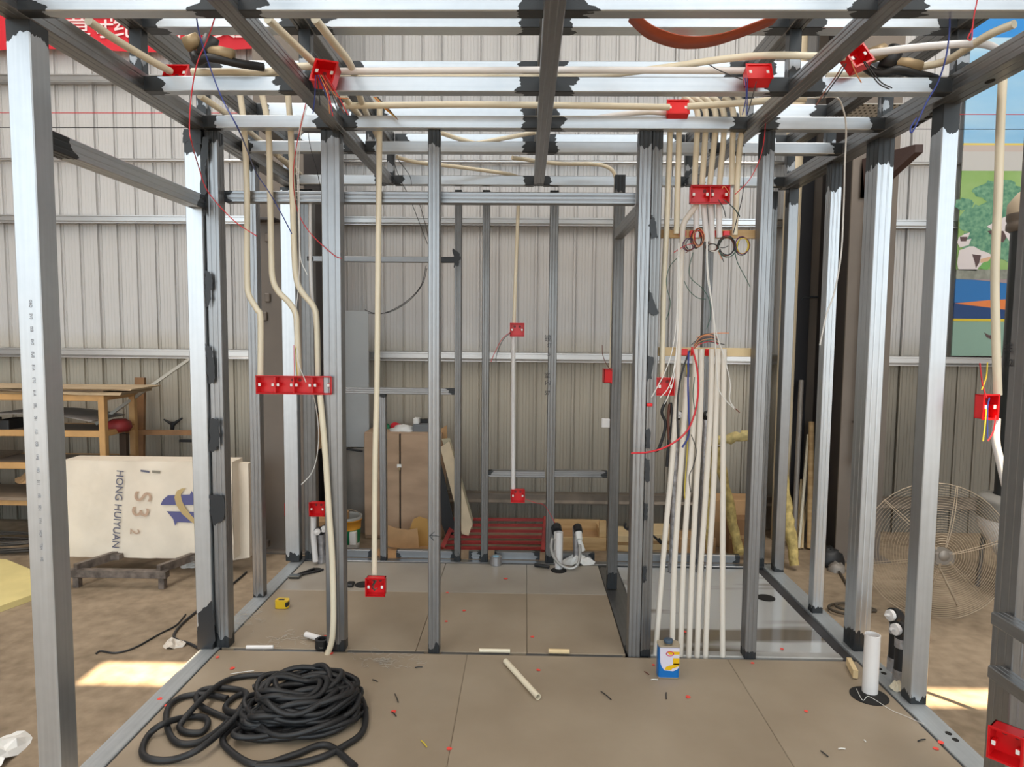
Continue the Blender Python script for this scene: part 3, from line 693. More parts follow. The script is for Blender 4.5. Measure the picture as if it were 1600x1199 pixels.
# ================================================================== red junction boxes
def jbox(label, loc, gangs=1, w=0.086, h=0.086, d=0.045, M=None, group=None, blank=False, name='junction_box'):
    """open front faces local -Y; parts: body, screw lugs, dividers"""
    M = M or Matrix.Identity(4)
    t = empty(name, loc, label, 'junction box', group)
    T = Matrix.Translation(loc) @ M
    th = 0.0035; W = w*gangs
    b = MB()
    b.box((-W/2, d-th, -h/2), (W/2, d, h/2), 0, T)
    for (lo, hi) in (((-W/2, 0, h/2-th), (W/2, d, h/2)), ((-W/2, 0, -h/2), (W/2, d, -h/2+th)), ((-W/2, 0, -h/2), (-W/2+th, d, h/2)), ((W/2-th, 0, -h/2), (W/2, d, h/2))): b.box(lo, hi, 0, T)
    b.box((-W/2-0.003, 0, h/2-0.002), (W/2+0.003, 0.004, h/2+0.003), 0, T); b.box((-W/2-0.003, 0, -h/2-0.003), (W/2+0.003, 0.004, -h/2+0.002), 0, T)
    b.box((-W/2-0.003, 0, -h/2), (-W/2+0.002, 0.004, h/2), 0, T); b.box((W/2-0.002, 0, -h/2), (W/2+0.003, 0.004, h/2), 0, T)
    b.build('body', RED, t)
    for g_ in range(gangs):
        cx = -W/2+w*(g_+0.5)
        for sx in (-1, 1):
            lx = cx+sx*(w/2-0.012)
            l = MB().box((lx-0.006, 0.006, -0.008), (lx+0.006, 0.03, 0.008), 0.001, T).build('screw_lug', RED, t)
            l2 = MB().box((lx-0.0055, 0.0035, -0.007), (lx+0.0055, 0.006, 0.007), 0.001, T).build('screw_pad', WHITE, l)
        if g_: MB().box((cx-w/2-0.002, 0.001, -h/2), (cx-w/2+0.002, d, h/2), 0, T).build('divider', RED, t)
    if blank: MB().box((-W/2+th, 0.004, -h/2+th), (W/2-th, 0.008, h/2-th), 0, T).build('cover', RED, t)
    for hx in (-0.016, 0.016):
        c_ = []
        for k in range(12): a_ = 2*math.pi*k/12; c_.append(T @ Vector((hx+0.008*math.cos(a_), d-th-0.0006, 0.02+0.008*math.sin(a_))))
        MB().poly(c_, 0.0005, T.to_3x3() @ Vector((0, -1, 0))).build('knockout', REDD, t)
    return t
jbox('long red four-gang switch box at the left end of dividing wall', PY(458.5, 602.5, 3.045), 4, w=0.0845, h=0.078)
jbox('red double box with cut wires high in the shower wall', PY(1110, 304, 3.05), 2, w=0.083, h=0.074, d=0.04)
jbox('small red box low in dividing wall with a coil of cable inside', PY(586, 919, 3.05), 1, h=0.082)
jbox('upper red box on the back wall', PY(808, 516, BY-0.05), 1, w=0.085, h=0.08, d=0.04)
jbox('lower red box on the back wall with red wire', PY(809, 776, BY-0.05), 1, w=0.085, h=0.08, d=0.04)
jbox('red box on the left rear corner above the pipe stubs', PY(495, 797, 4.20), 1, w=0.095, h=0.085)
jbox('red box beside the double door post with white wires', PY(1040, 605, 3.07), 1, w=0.075, h=0.075)
jbox('narrow red box seen edge-on on the shower side post', PY(955, 588, 3.86), 1, w=0.08, h=0.078, M=Matrix.Rotation(R(90), 4, 'Z'))
jbox('sliver of red box between the rear left corner uprights', PY(459.5, 797, 4.36), 1, w=0.08, h=0.085, M=Matrix.Rotation(R(60), 4, 'Z'))
jbox('red switch box with blue and yellow wires at far right', PY(1549, 637, 2.58), 1, w=0.062, h=0.092, M=Matrix.Rotation(R(8), 4, 'Z'))
jbox('red socket box at bottom right corner near the floor', PX(1570, 1170, 1.44), 1, w=0.085, h=0.095, d=0.06, M=Matrix.Rotation(R(-50), 4, 'Z'))
Mup = Matrix.Rotation(R(-90), 4, 'X')
jbox('red ceiling box at left where the diagonal conduit ends', PZ(274, 112, 2.475), 1, w=0.085, h=0.07, d=0.04, M=Matrix.Rotation(R(-30), 4, 'X'))
jbox('large red ceiling box with many dangling wires', PY(506, 111, 2.50), 1, w=0.080, h=0.085, d=0.05, M=Matrix.Rotation(R(-18), 4, 'X') @ Matrix.Rotation(R(10), 4, 'Y'))
jbox('small red ceiling box above the shower drops', PZ(1060, 167, 2.475), 1, w=0.09, h=0.065, d=0.05, M=Matrix.Rotation(R(-20), 4, 'X'), blank=True)
jbox('red ceiling box with folded flap right of centre', PY(1187, 111, 2.50), 1, w=0.085, h=0.06, d=0.05, M=Matrix.Rotation(R(-25), 4, 'X'), blank=True)
jbox('red ceiling box with three twisted cable tails', PZ(1343, 86, 2.49), 1, w=0.075, h=0.075, d=0.05, M=Matrix.Rotation(R(-20), 4, 'X') @ Matrix.Rotation(R(-25), 4, 'Y'))
jbox('red ceiling box lying flat near the rear of the pod', PZ(608, 226, 2.46), 1, w=0.08, h=0.02, d=0.05, blank=True)

# ================================================================== wires
def wire(label, strands, name='cable', r=0.0022, cat='cable'):
    """strands: list of (material, points) joined as one tied bunch"""
    if len(strands) == 1:
        mt, pts = strands[0]; P_ = catmull(pts, 6); o = MB().tube(P_, r, 6).build(name, mt, None, origin=P_[0]); return tag(o, label, cat)
    t = empty(name, strands[0][1][0], label, cat)
    for mt, pts in strands: MB().tube(catmull(pts, 6), r, 6).build('strand', mt, t)
    return t
W = lambda Y, *pp: [PY(a, b, Y) for a, b in pp]
wire('long red wire hanging from the front beam past the left post', [(CR, W(2.05, (338, 0), (337, 22), (325, 60), (308, 100), (299, 150), (296, 200), (300, 225))+W(2.6, (310, 260), (325, 300), (365, 345), (402, 370)))], r=0.0019)
wire('dark blue wire slanting down across the left ceiling', [(CB, W(2.05, (306, 0), (308, 35), (318, 75), (345, 150), (376, 210))+W(3.0, (400, 270), (420, 300), (440, 335), (456, 366)))], r=0.0022)
wire('dark blue looped wire hanging at the right ceiling corner', [(CB, W(2.0, (1481, 0), (1484, 40), (1478, 90), (1465, 130), (1448, 160), (1432, 195), (1424, 208), (1423, 200), (1432, 185)))], r=0.0022)
wire('dark red wire dangling from the front beam at right', [(CR, W(1.95, (1527, 0), (1522, 25), (1519, 45), (1512, 60), (1518, 62), (1520, 40)))], r=0.0018)
wire('red wire sagging from ceiling into the double box', [(CR, W(2.95, (1182, 130), (1192, 150), (1196, 190), (1190, 240), (1172, 280), (1148, 305)))], r=0.0017)
wire('blue tails under the flapped ceiling box', [(CB, W(2.49, (1164, 122), (1166, 150), (1160, 180))), (CB, W(2.49, (1168, 122), (1167, 180))), (CK, W(2.49, (1182, 128), (1176, 150), (1167, 182)))], r=0.0017)
wire('black wire from white conduit to the flapped ceiling box', [(CK, W(2.55, (1107, 101), (1125, 111), (1160, 125)))], r=0.0018)
wire('fan of coloured wires under the large red ceiling box', [(c, W(2.48, (a, 118), (b, 150), (e, y))) for c, a, b, e, y in ((CBR, 508, 522, 538, 178), (CK, 500, 519, 530, 182), (CB, 497, 510, 520, 175), (CR, 505, 514, 520, 182), (COPPER, 502, 525, 545, 155), (CK, 495, 499, 500, 165), (CB, 493, 492, 489, 178), (CR, 508, 528, 544, 180), (COPPER, 500, 512, 515, 178))], r=0.0021)
wire('blue, yellow and red tails hanging from the far right switch box', [(CB, W(2.56, (1546, 622), (1543, 640), (1543, 685))), (CY, W(2.56, (1541, 640), (1539, 665), (1536, 690))), (CR, W(2.56, (1556, 650), (1552, 675), (1544, 690))), (CR, W(2.56, (1531, 568), (1535, 600), (1541, 622))), (CY, W(2.56, (1543, 567), (1541, 590), (1534, 610)))], r=0.0026)
wire('frayed tuft of coloured wire ends on the rear ceiling', [(c, W(3.0, (585+d, 152), (600+d, 168), (620+d//2, 186+d//2))) for c, d in ((CR, 0), (CY, 2), (CK, 5), (CBR, 3), (CY, -2))], r=0.0018)
wire('coil of cable tails inside the low red box', [(CG, W(3.04, (588, 908), (584, 915), (585, 922), (590, 920))), (CK, W(3.04, (586, 908), (581, 918), (586, 924)))], r=0.0025)
wire('pair of red and white wires running down left of the post', [(CR, W(2.9, (480, 100), (479, 150), (475, 175), (463, 230), (458, 280))+W(3.06, (465, 330), (485, 365), (520, 398), (534, 405))), (CW, W(3.0, (478, 165), (468, 200), (464, 250), (466, 320), (468, 400), (466, 450), (461, 500), (460, 540))), (CW, W(3.0, (480, 165), (471, 200), (467, 260), (468, 330), (469, 400), (480, 430)))], r=0.0019)
wire('thin dark wire from ceiling to behind the four-gang box', [(CK, W(3.3, (478, 180), (485, 230), (496, 270), (503, 310), (504, 318)))], r=0.0017)
wire('white wire looping out of the four-gang box and down left', [(CW, W(3.03, (464, 545), (467, 570), (478, 598)))], r=0.0022)
wire('white cable below the four-gang box with a long hooked tail', [(CW, W(3.3, (490, 618), (495, 645), (498, 680), (495, 715), (487, 740), (471, 758)))], r=0.0028)
wire('small bundle of wires entering the four-gang box', [(CR, W(3.06, (459, 540), (460, 592))), (CG, W(3.06, (462, 545), (463, 594))), (CY, W(3.06, (461, 542), (465, 590)))], r=0.0017)
wire('two black loops hanging behind the middle upright', [(CK, W(3.9, (667, 420), (660, 445), (640, 470), (610, 488), (585, 490), (570, 485))), (CK, W(3.9, (666, 415), (657, 448), (632, 474), (600, 490), (575, 490)))], r=0.0022)
wire('black wires falling from rear ceiling past the middle upright', [(CK, W(3.9, (612, 245), (625, 280), (640, 310), (668, 382))), (CK, W(3.9, (655, 318), (663, 345), (670, 375))), (CK, W(3.9, (622, 250), (640, 275), (643, 290)))], r=0.002)
wire('red and black tails from the upper back wall box', [(CR, W(4.26, (800, 518), (785, 530), (774, 550), (767, 566))), (CK, W(4.26, (799, 520), (786, 532), (776, 555), (775, 566)))], r=0.002)
wire('red wire from the lower back wall box to the floor valve', [(CR, W(4.24, (820, 780), (835, 786), (850, 790), (860, 805), (867, 818)))], r=0.0018)
wire('brown wire tail above the edge-on red box', [(CBR, W(3.8, (941, 540), (942, 556), (949, 572), (956, 580)))], r=0.002)
wire('three cut tails hanging from right ceiling box', [(CBR, W(2.35, (1318, 100), (1306, 120), (1290, 142), (1275, 165))), (CK, W(2.35, (1322, 100), (1312, 118), (1296, 140), (1283, 160))), (COPPER, W(2.35, (1330, 95), (1336, 112), (1346, 130))), (CK, W(2.35, (1351, 96), (1365, 115), (1378, 130), (1394, 138))), (CK, W(2.35, (1349, 97), (1362, 117), (1374, 132), (1390, 140)))], r=0.002)
wire('black wires spilling from the red double box', [(CK, W(3.02, (1122, 312), (1130, 325), (1134, 340))), (CK, W(3.02, (1135, 315), (1148, 328), (1156, 340))), (CG, W(3.02, (1130, 312), (1146, 325), (1156, 338))), (COPPER, W(3.02, (1128, 296), (1132, 292), (1141, 305))), (CK, W(3.02, (1163, 240), (1161, 300), (1152, 340), (1146, 365)))], r=0.0019)
wire('green wire hanging right of the coiled bundles', [(CG, W(3.02, (1148, 392), (1152, 410), (1165, 435), (1172, 449)))], r=0.0017)
wire('two thin dark wires drooping between the battens', [(CG, W(3.03, (1083, 395), (1077, 420), (1080, 436), (1098, 452), (1108, 470), (1110, 495), (1104, 515))), (CG, W(3.03, (1069, 440), (1077, 455), (1090, 466), (1103, 468)))], r=0.0016)
wire('thin dark wire crossing the left conduits of the shower wall', [(CG, W(3.02, (1062, 400), (1048, 415), (1042, 432), (1042, 450), (1047, 470), (1046, 485), (1041, 500)))], r=0.0016)
wire('white twin cable dropping through the shower wall to a brown tip', [(CW, W(3.0, (1105, 372), (1106, 420), (1112, 470), (1119, 520), (1132, 560), (1141, 600), (1140, 625), (1149, 640))), (CW, W(3.0, (1104, 372), (1105, 430), (1114, 490), (1119, 560), (1122, 605), (1133, 625), (1148, 640))), (CBR, W(3.0, (1147, 638), (1152, 642), (1156, 646)))], r=0.0023)
wire('pair of white cables fanning out in front of the red box', [(CW, W(3.0, (1060, 380), (1058, 480), (1052, 540), (1040, 580), (1018, 622))), (CW, W(3.0, (1062, 380), (1060, 500), (1054, 570), (1045, 605), (1031, 623))), (CW, W(3.0, (1059, 400), (1058, 520), (1053, 590), (1044, 620), (1038, 632)))], r=0.0022)
wire('red cable arc sweeping left from the lower batten', [(CR, W(2.98, (1081, 543), (1089, 575), (1091, 610), (1086, 645), (1072, 676), (1045, 697), (1015, 707), (986, 709)))], r=0.0042)
wire('black cable arc falling from the lower batten beside the red one', [(CK, W(3.0, (1078, 548), (1068, 575), (1061, 605), (1058, 650), (1060, 690))), (CB, W(2.99, (1076, 550), (1075, 600), (1076, 640), (1076, 680), (1066, 700)))], r=0.004)
wire('yellow and green wires hanging from the lower batten', [(CY, W(3.0, (1072, 570), (1076, 620), (1074, 700), (1070, 760), (1070, 780))), (CG, W(3.0, (1085, 590), (1083, 620), (1087, 650))), (CK, W(3.0, (1080, 680), (1088, 705), (1083, 730), (1077, 745), (1079, 770)))], r=0.0019)
def coil(label, c, rx, rz, Y, cols, turns=3, tail=None, seedv=1):
    rnd = random.Random(seedv); q = PY(c[0], c[1], Y); t = empty('wire_coil', q, label, 'wire coil'); k = Y/F_PX
    for i, mt in enumerate(cols):
        pts = []; ox, oz = rnd.uniform(-2, 2)*k, rnd.uniform(-2, 2)*k; ph = rnd.uniform(0, 6); s = rnd.uniform(0.85, 1.1)
        for j in range(14*turns+1):
            a_ = 2*math.pi*j/14+ph; pts.append((q.x+ox+rx*k*s*math.cos(a_)*(1+0.05*math.sin(j)), Y-0.012+0.004*i+0.006*math.sin(j*0.4+i), q.z+oz+rz*k*s*math.sin(a_)))
        MB().tube(pts, 0.0018, 5).build('strand', mt, t)
    for mt, pp in (tail or []): MB().tube(catmull(W(Y-0.01, *pp), 5), 0.0018, 5).build('strand', mt, t)
    return t
coil('round dark wire coil hanging from the upper batten', (1135, 385), 13, 15, 3.03, [CK, CG, CBR, CK], 3, [(CK, [(1125, 395), (1129, 405), (1131, 410)]), (COPPER, [(1122, 392), (1126, 402), (1128, 406)])], 3)
coil('yellow and purple wire coil right of the dark one', (1160, 384), 10, 13, 3.03, [CY, mat('purple_wire', (0.14, 0.03, 0.10), 0.5), CBR, CG], 3, None, 4)
coil('copper-brown wire coil under the double box', (1090, 373), 8, 13, 3.03, [COPPER, CBR, CR, COPPER, CK], 3, [(CR, [(1085, 380), (1070, 385), (1053, 395)]), (CBR, [(1088, 380), (1080, 390), (1071, 396)])], 5)
coil('small tangle of dark wires left of the copper coil', (1077, 384), 8, 9, 3.03, [CK, mat('violet_wire', (0.10, 0.04, 0.12), 0.5), CBR], 2, None, 6)
coil('small cream and black wire tangle between the coils', (1113, 387), 10, 7, 3.03, [CK, CW, CBR], 2, [(CK, [(1120, 386), (1130, 388), (1138, 385)])], 7)
wire('frayed nest of copper and black wires on the lower batten', [(c, W(3.02, (1084, 540+i), (1094, 526+2*i), (1108+i, 522+2*i), (1122, 527+2*i))) for i, c in enumerate((CK, COPPER, CBR, CK, COPPER, CG, CR))]+[(COPPER, W(3.02, (1088, 528), (1110, 522), (1139, 521))), (CK, W(3.02, (1080, 540), (1092, 533), (1132, 539)))], r=0.002)
# webbing sling over the rear of the front beam
pts = [PY(a, b, 2.25) for a, b in ((985, 25), (1010, 48), (1035, 60), (1062, 67), (1090, 68), (1120, 64), (1150, 55), (1180, 44), (1215, 30))]
pts = catmull(pts, 5); vs = []
for i, p in enumerate(pts): vs += [p+Vector((0, -0.045, 0.0)), p+Vector((0, 0.045, 0.0)), p+Vector((0, 0.045, 0.004)), p+Vector((0, -0.045, 0.004))]
k = len(pts); fs = [(4*i+j, 4*i+(j+1) % 4, 4*i+4+(j+1) % 4, 4*i+4+j) for i in range(k-1) for j in range(4)]
tag(MB().add(vs, fs, True).build('webbing_sling', SLING, None, origin=pts[0]), 'orange-red webbing sling sagging behind the front beam', 'sling')
# valve clusters lying on the ceiling grid
def valve(label, p, s, seed=1):
    t = empty('gas_valve', p, label, 'valve'); x0, y0, z0 = p
    MB().lathe([(0, -0.03*s), (0.022*s, -0.03*s), (0.024*s, 0), (0.02*s, 0.03*s), (0, 0.03*s)], p, 14, Matrix.Rotation(R(25), 3, 'Y')).build('valve_body', BLACK, t)
    MB().lathe([(0, -0.05*s), (0.010*s, -0.05*s), (0.018*s, -0.01*s), (0.016*s, 0.03*s), (0, 0.035*s)], (x0+0.045*s, y0-0.01, z0-0.02*s), 12, Matrix.Rotation(R(100), 3, 'Y')).build('nozzle', BRASS, t)
    MB().lathe([(0, -0.02*s), (0.02*s, -0.02*s), (0.02*s, 0.02*s), (0, 0.02*s)], (x0-0.04*s, y0-0.01, z0+0.01*s), 12, Matrix.Rotation(R(70), 3, 'Y')).build('hand_wheel', BRASS, t)
    MB().tube(catmull([(x0-0.06*s, y0+0.05, z0), (x0-0.03*s, y0, z0-0.04*s), (x0+0.01*s, y0-0.02, z0-0.035*s), (x0+0.09*s, y0, z0-0.045*s), (x0+0.14*s, y0+0.05, z0-0.04*s)], 5), 0.012*s, 8).build('hose', BLACK, t)
valve('black and brass gas valve lying on the left ceiling grid', PZ(325, 74, 2.52), 1.3)
valve('dark gas valve with hose lying on the right ceiling grid', PZ(1392, 92, 2.52), 1.4)
pf = PZ(1382, 168, 2.64)
t = empty('perforated_plate', pf, 'pale perforated steel plate in the right rear ceiling', 'plate')
MB().box((pf.x-0.14, pf.y-0.05, pf.z-0.002), (pf.x+0.10, pf.y+0.30, pf.z+0.002)).build('plate', mat('plate_white', (0.62, 0.60, 0.55), 0.5), t)
hm = MB()
for i in range(9):
    for j in range(8):
        cx, cy = pf.x-0.125+i*0.026, pf.y-0.035+j*0.042; hm.poly([(cx+0.006*math.cos(a_*math.pi/3), cy+0.009*math.sin(a_*math.pi/3), pf.z-0.0026) for a_ in range(6)], 0.0005, (0, 0, 1))
tag(hm.build('perforations', DARK, t), kind='stuff')
# thin cables strung along the hall wall
for py, mt, lb in ((178, CR, 'thin reddish cable strung along the back wall'), (201, CK, 'thin black cable strung along the back wall below the reddish one')):
    a, b = PY(-400, py-2, 5.2), PY(1900, py+2, 5.2); tag(MB().tube([a, (a+b)/2, b], 0.003, 5).build('strung_cable', mt, None, origin=a), lb, 'cable')
# white cable outlet box seen through ceiling at left
q = PY(452, 176, 5.0); t = tag(MB().box((q.x-0.09, 5.0, q.z-0.04), (q.x+0.1, 5.1, q.z+0.05), 0.006).build('wall_box', WHITE, None, origin=q), 'white wall box on back wall seen between left ceiling beams', 'box')
q = PY(425, 57, 5.0); t = tag(MB().box((q.x-0.11, 5.0, q.z-0.03), (q.x+0.08, 5.1, q.z+0.03), 0.006).build('wall_box', WHITE, None, origin=q), 'white wall box on back wall above the first one', 'box')

# ================================================================== things on the pod floor
# black hose heap
hose = empty('rubber_hose', PZ(450, 1120, 0), 'heap of black rubber hose coiled on the boards in front', 'hose')
hr = 0.0118
def floorpath(pp, z0=0.0): return [PZ(a, b, z0+hr*(1 if len(q) == 0 else q[0])) for a, b, *q in pp]
L1 = [(555, 1199, 1), (510, 1165, 1), (460, 1180, 1), (400, 1196, 1), (355, 1170, 1), (350, 1150, 1), (375, 1130, 1), (420, 1105, 3), (470, 1080, 5), (520, 1072, 6), (540, 1085, 6), (520, 1110, 5), (450, 1128, 4), (390, 1138, 3), (366, 1128, 1), (320, 1108, 1), (307, 1094, 1), (315, 1080, 1), (345, 1076, 1), (378, 1080, 1), (385, 1090, 3), (370, 1115, 1), (330, 1150, 1), (300, 1163, 1), (272, 1158, 1), (260, 1130, 1), (264, 1105, 1), (285, 1090, 1), (320, 1086, 1), (355, 1092, 1)]
MB().tube(catmull(floorpath(L1), 7), hr, 10).build('loose_loop', BLACK, hose)
L2 = [(480, 1065, 3), (440, 1058, 1), (400, 1056, 1), (360, 1062, 1), (330, 1080, 3), (300, 1110, 3), (281, 1135, 1), (290, 1145, 1), (315, 1145, 1), (325, 1132, 1), (318, 1122, 1), (290, 1122, 1), (255, 1132, 3), (232, 1150, 1), (222, 1175, 1), (235, 1187, 1), (270, 1188, 1), (310, 1172, 3), (350, 1140, 3), (378, 1110, 4), (390, 1095, 3), (380, 1085, 1), (360, 1095, 1), (352, 1108, 1), (365, 1114, 3), (395, 1110, 5)]
MB().tube(catmull(floorpath(L2), 7), hr, 10).build('loose_loop', BLACK, hose)
L3 = [(395, 1075, 1), (440, 1060, 3), (480, 1056, 1), (530, 1062, 1), (560, 1085, 1), (571, 1115, 1), (566, 1145, 1), (540, 1165, 1), (500, 1185, 1), (450, 1196, 1), (400, 1199, 1)]
MB().tube(catmull(floorpath(L3), 7), hr, 10).build('loose_loop', BLACK, hose)
c0 = PZ(473, 1123, 0.0); rnd = random.Random(11)
for i in range(38):
    a0 = rnd.uniform(0, 6.28); rx = rnd.uniform(0.15, 0.25); ry = rnd.uniform(0.07, 0.16); lv = i % 8
    rx *= 1-0.05*lv; ry *= 1-0.045*lv
    ox, oy = rnd.uniform(-0.045, 0.045), rnd.uniform(-0.05, 0.05); tilt = rnd.uniform(0.0, 0.75)
    pts = []
    for j in range(37):
        a_ = a0+2*math.pi*1.25*j/36
        x_, y_ = rx*math.cos(a_), ry*math.sin(a_)
        z_ = hr*(1.0+1.5*lv)+0.006*math.sin(2*a_+i)+0.012*math.sin(a_*3+i*1.7)*(0.4+0.1*lv)
        pts.append((c0.x+ox+x_*math.cos(tilt)-y_*math.sin(tilt), c0.y+oy+y_*math.cos(tilt)+x_*math.sin(tilt), max(hr, z_)))
    MB().tube(pts, hr*0.92, 9).build('coil_turn', BLACK, hose)
# tin
def place(px, py, z=0.0): return PZ(px, py, z)
tp = place(1045, 1061); k = tp.y/F_PX
tw, td, thh = 0.092, 0.055, 0.150
tin = empty('solvent_tin', (tp.x, tp.y+td/2, 0), 'blue and white solvent tin with dark cap in front of conduits', 'tin')
def rbox(x0, x1, y0, y1, z0, z1, r=0.012, seg=4, cap=True):
    ring = []
    for cx, cy, a0 in ((x1-r, y1-r, 0), (x0+r, y1-r, 90), (x0+r, y0+r, 180), (x1-r, y0+r, 270)):
        for i in range(seg+1): a_ = R(a0+90*i/seg); ring.append((cx+r*math.cos(a_), cy+r*math.sin(a_)))
    n_ = len(ring); vs = [(a, b, z0) for a, b in ring]+[(a, b, z1) for a, b in ring]
    mb = MB().add(vs, [(i, (i+1) % n_, n_+(i+1) % n_, n_+i) for i in range(n_)], True)
    if cap: mb.add(vs, [tuple(range(n_))[::-1], tuple(range(n_, 2*n_))])
    return mb
X0, X1, Y0, Y1 = tp.x-tw/2, tp.x+tw/2, tp.y, tp.y+td
TINM = mat('tin_metal', (0.55, 0.46, 0.34), 0.35, 0.7)
rbox(X0, X1, Y0, Y1, 0.0015, 0.142).build('body', BLUE, tin)
rbox(X0-0.001, X1+0.001, Y0-0.001, Y1+0.001, 0.0, 0.004).build('bottom_rim', TINM, tin)
rbox(X0-0.001, X1+0.001, Y0-0.001, Y1+0.001, 0.139, 0.146).build('top_rim', TINM, tin)
lbm = mat('label_white', (0.62, 0.58, 0.66), 0.4); pl = []
fy = Y0-0.0008
MB().poly([(X0+0.004, fy, 0.137), (X0+0.006, fy, 0.075), (X0+0.014, fy, 0.052), (X0+0.026, fy, 0.036), (X1-0.028, fy, 0.033), (X1-0.010, fy, 0.042), (X1-0.003, fy, 0.052), (X1-0.003, fy, 0.137)], 0.0006, (0, 1, 0)).build('label_panel', lbm, tin)
ylm = mat('label_yellow', (0.72, 0.42, 0.0), 0.4); fy -= 0.0003
for pp in ([(-0.010, .117), (-0.003, .121), (.043, .121), (.043, .108), (0, .107)], [(.016, .092), (.043, .092), (.043, .062), (.016, .062)], [(-0.02, .040), (-0.014, .052), (.0, .058), (.012, .060), (.02, .068), (.043, .068), (.043, .056), (.012, .044), (.01, .038)]):
    MB().poly([(tp.x+a, fy, b) for a, b in pp], 0.0004, (0, 1, 0)).build('label_patch', ylm, tin)
ring = MB(); P_ = [(tp.x+0.002+0.016*math.cos(i*math.pi/8), fy-0.0004, 0.112+0.010*math.sin(i*math.pi/8)) for i in range(17)]
ring.tube(P_, 0.002, 5).build('round_mark', mat('label_red', (0.55, 0.02, 0.08), 0.4), tin)
MB().lathe([(0, 0.145), (0.013, 0.145), (0.013, 0.153), (0.0, 0.153)], (tp.x+0.0, (Y0+Y1)/2, 0)).build('neck', TINM, tin)
MB().lathe([(0.019, 0.151), (0.020, 0.153), (0.020, 0.162), (0.018, 0.165), (0.0, 0.165)], (tp.x+0.0, (Y0+Y1)/2, 0)).build('cap', mat('cap_dark_blue', (0.04, 0.07, 0.11), 0.4), tin)
# PVC offcuts and pipes
def hollow(label, a, b, r=0.012, mt=PVC, name='pvc_offcut', cat='pipe offcut', wall=0.002):
    a, b = Vector(a), Vector(b); d = (b-a).normalized(); mb = MB().tube([a, b], r, 14, caps=False).tube([b-d*0.0001, a+d*0.0001], r-wall, 14, caps=False)
    n_ = 14
    for base in (0, 1):
        o1 = mb.v[base*n_:(base+1)*n_]; q = mb.v[2*n_+(1-base)*n_:2*n_+(2-base)*n_]
    # end rings
    for c_, s_ in ((a, -1), (b, 1)):
        N = d.orthogonal().normalized(); B = d.cross(N); vs = []
        for i in range(n_):
            a_ = 2*math.pi*i/n_; u_ = N*math.cos(a_)+B*math.sin(a_); vs += [c_+u_*r, c_+u_*(r-wall)]
        mb.add(vs, [(2*i, 2*((i+1) % n_), 2*((i+1) % n_)+1, 2*i+1) for i in range(n_)])
    return tag(mb.build(name, mt, None, origin=a), label, cat)
hollow('cream pipe offcut lying diagonally in the middle of the boards', PZ(790, 1034, 0.013), PZ(841, 1090, 0.013), 0.0125)
hollow('cream offcut left in the joint at centre', PZ(749, 1017, 0.011), PZ(797, 1018, 0.011), 0.009)
hollow('pale wooden-looking offcut right of the central one in the joint', PZ(857, 1018, 0.011), PZ(890, 1019, 0.011), 0.011, WOODP)
hollow('white offcut in the joint at the left end', PZ(385, 1012, 0.012), PZ(427, 1012, 0.012), 0.009, PVCW)
hollow('white pipe stub leaning toward the black ring by the post', PZ(478, 992, 0.02), PZ(504, 1000, 0.02), 0.014, PVCW)
a = PZ(1359, 1082, 0.0); hollow('white PVC drain stub standing upright by the right channel', (a.x, a.y, 0), (a.x, a.y, PY(1363, 992, a.y).z), 0.031, PVCW, 'pvc_drain_stub', 'pipe', 0.003)
a = PZ(873, 889, 0.0); hollow('white PVC stub standing upright at the rear between valves', (a.x, a.y, 0), (a.x, a.y, PY(873, 832, a.y).z), 0.024, PVCW, 'pvc_drain_stub', 'pipe', 0.003)
a = PZ(441, 950); tm = empty('tape_measure', a, 'yellow tape measure lying on the left rear boards', 'tape measure')
rbox(a.x-0.036, a.x+0.034, a.y-0.02, a.y+0.03, 0.0, 0.042, 0.014).build('case', YEL, tm)
MB().box((a.x+0.020, a.y-0.021, 0.008), (a.x+0.035, a.y+0.02, 0.036), 0.004).build('side_grip', BLACK, tm)
MB().box((a.x-0.02, a.y-0.004, 0.0415), (a.x+0.012, a.y+0.014, 0.0435), 0.001).build('top_label', BLACK, tm)
# tape roll
a = PZ(775, 883, 0.0); MBt = MB().lathe([(0.036, 0.0), (0.036, 0.055), (0.022, 0.055), (0.022, 0.0), (0.036, 0)], a, 24, smooth=False)
tr = tag(MBt.build('tape_roll', mat('foil_roll', (0.5, 0.5, 0.52), 0.3, 0.8), None, origin=a), 'roll of silver tape standing on the rear boards', 'tape roll')
MB().lathe([(0.020, 0.04), (0.020, 0.057), (0.0, 0.057)], a, 20, smooth=False).build('core_insert', mat('pale_blue', (0.25, 0.45, 0.6), 0.5), tr)
# black fittings on boards
def rubber_ring(label, px, py, r, h, z=0.0):
    a = PZ(px, py, z); return tag(MB().lathe([(r, 0), (r, h), (r*0.6, h*1.02), (r*0.6, 0), (r, 0)], a, 22, smooth=False).build('rubber_sleeve', BLACK, None, origin=a), label, 'sleeve')
rubber_ring('black rubber sleeve at the foot of the thick conduit post', 503, 1012, 0.032, 0.04)
q = PZ(556, 916, 0); tag(MB().box((q.x-0.055, q.y-0.03, 0), (q.x-0.01, q.y+0.03, 0.018), 0.006).add([], []).build('dark_wedge', BLACK, None, origin=q), 'small dark wedge beside the floor hole left of the low red box', 'wedge')
q = PZ(848, 888, 0); tag(MB().tube([(q.x-0.05, q.y+0.02, 0.012), (q.x+0.04, q.y-0.02, 0.012)], [0.012, 0.010], 8).build('black_tube_end', BLACK, None, origin=q), 'short black tube end lying at foot of a rear upright', 'tube')
pl_ = PZ(468, 900, 0); g_ = empty('pliers', pl_, 'dark pliers lying open on the left rear boards', 'pliers')
MB().tube([(pl_.x-0.02, pl_.y-0.02, 0.008), (pl_.x+0.06, pl_.y+0.10, 0.008)], 0.007, 7).build('handle', BLACK, g_)
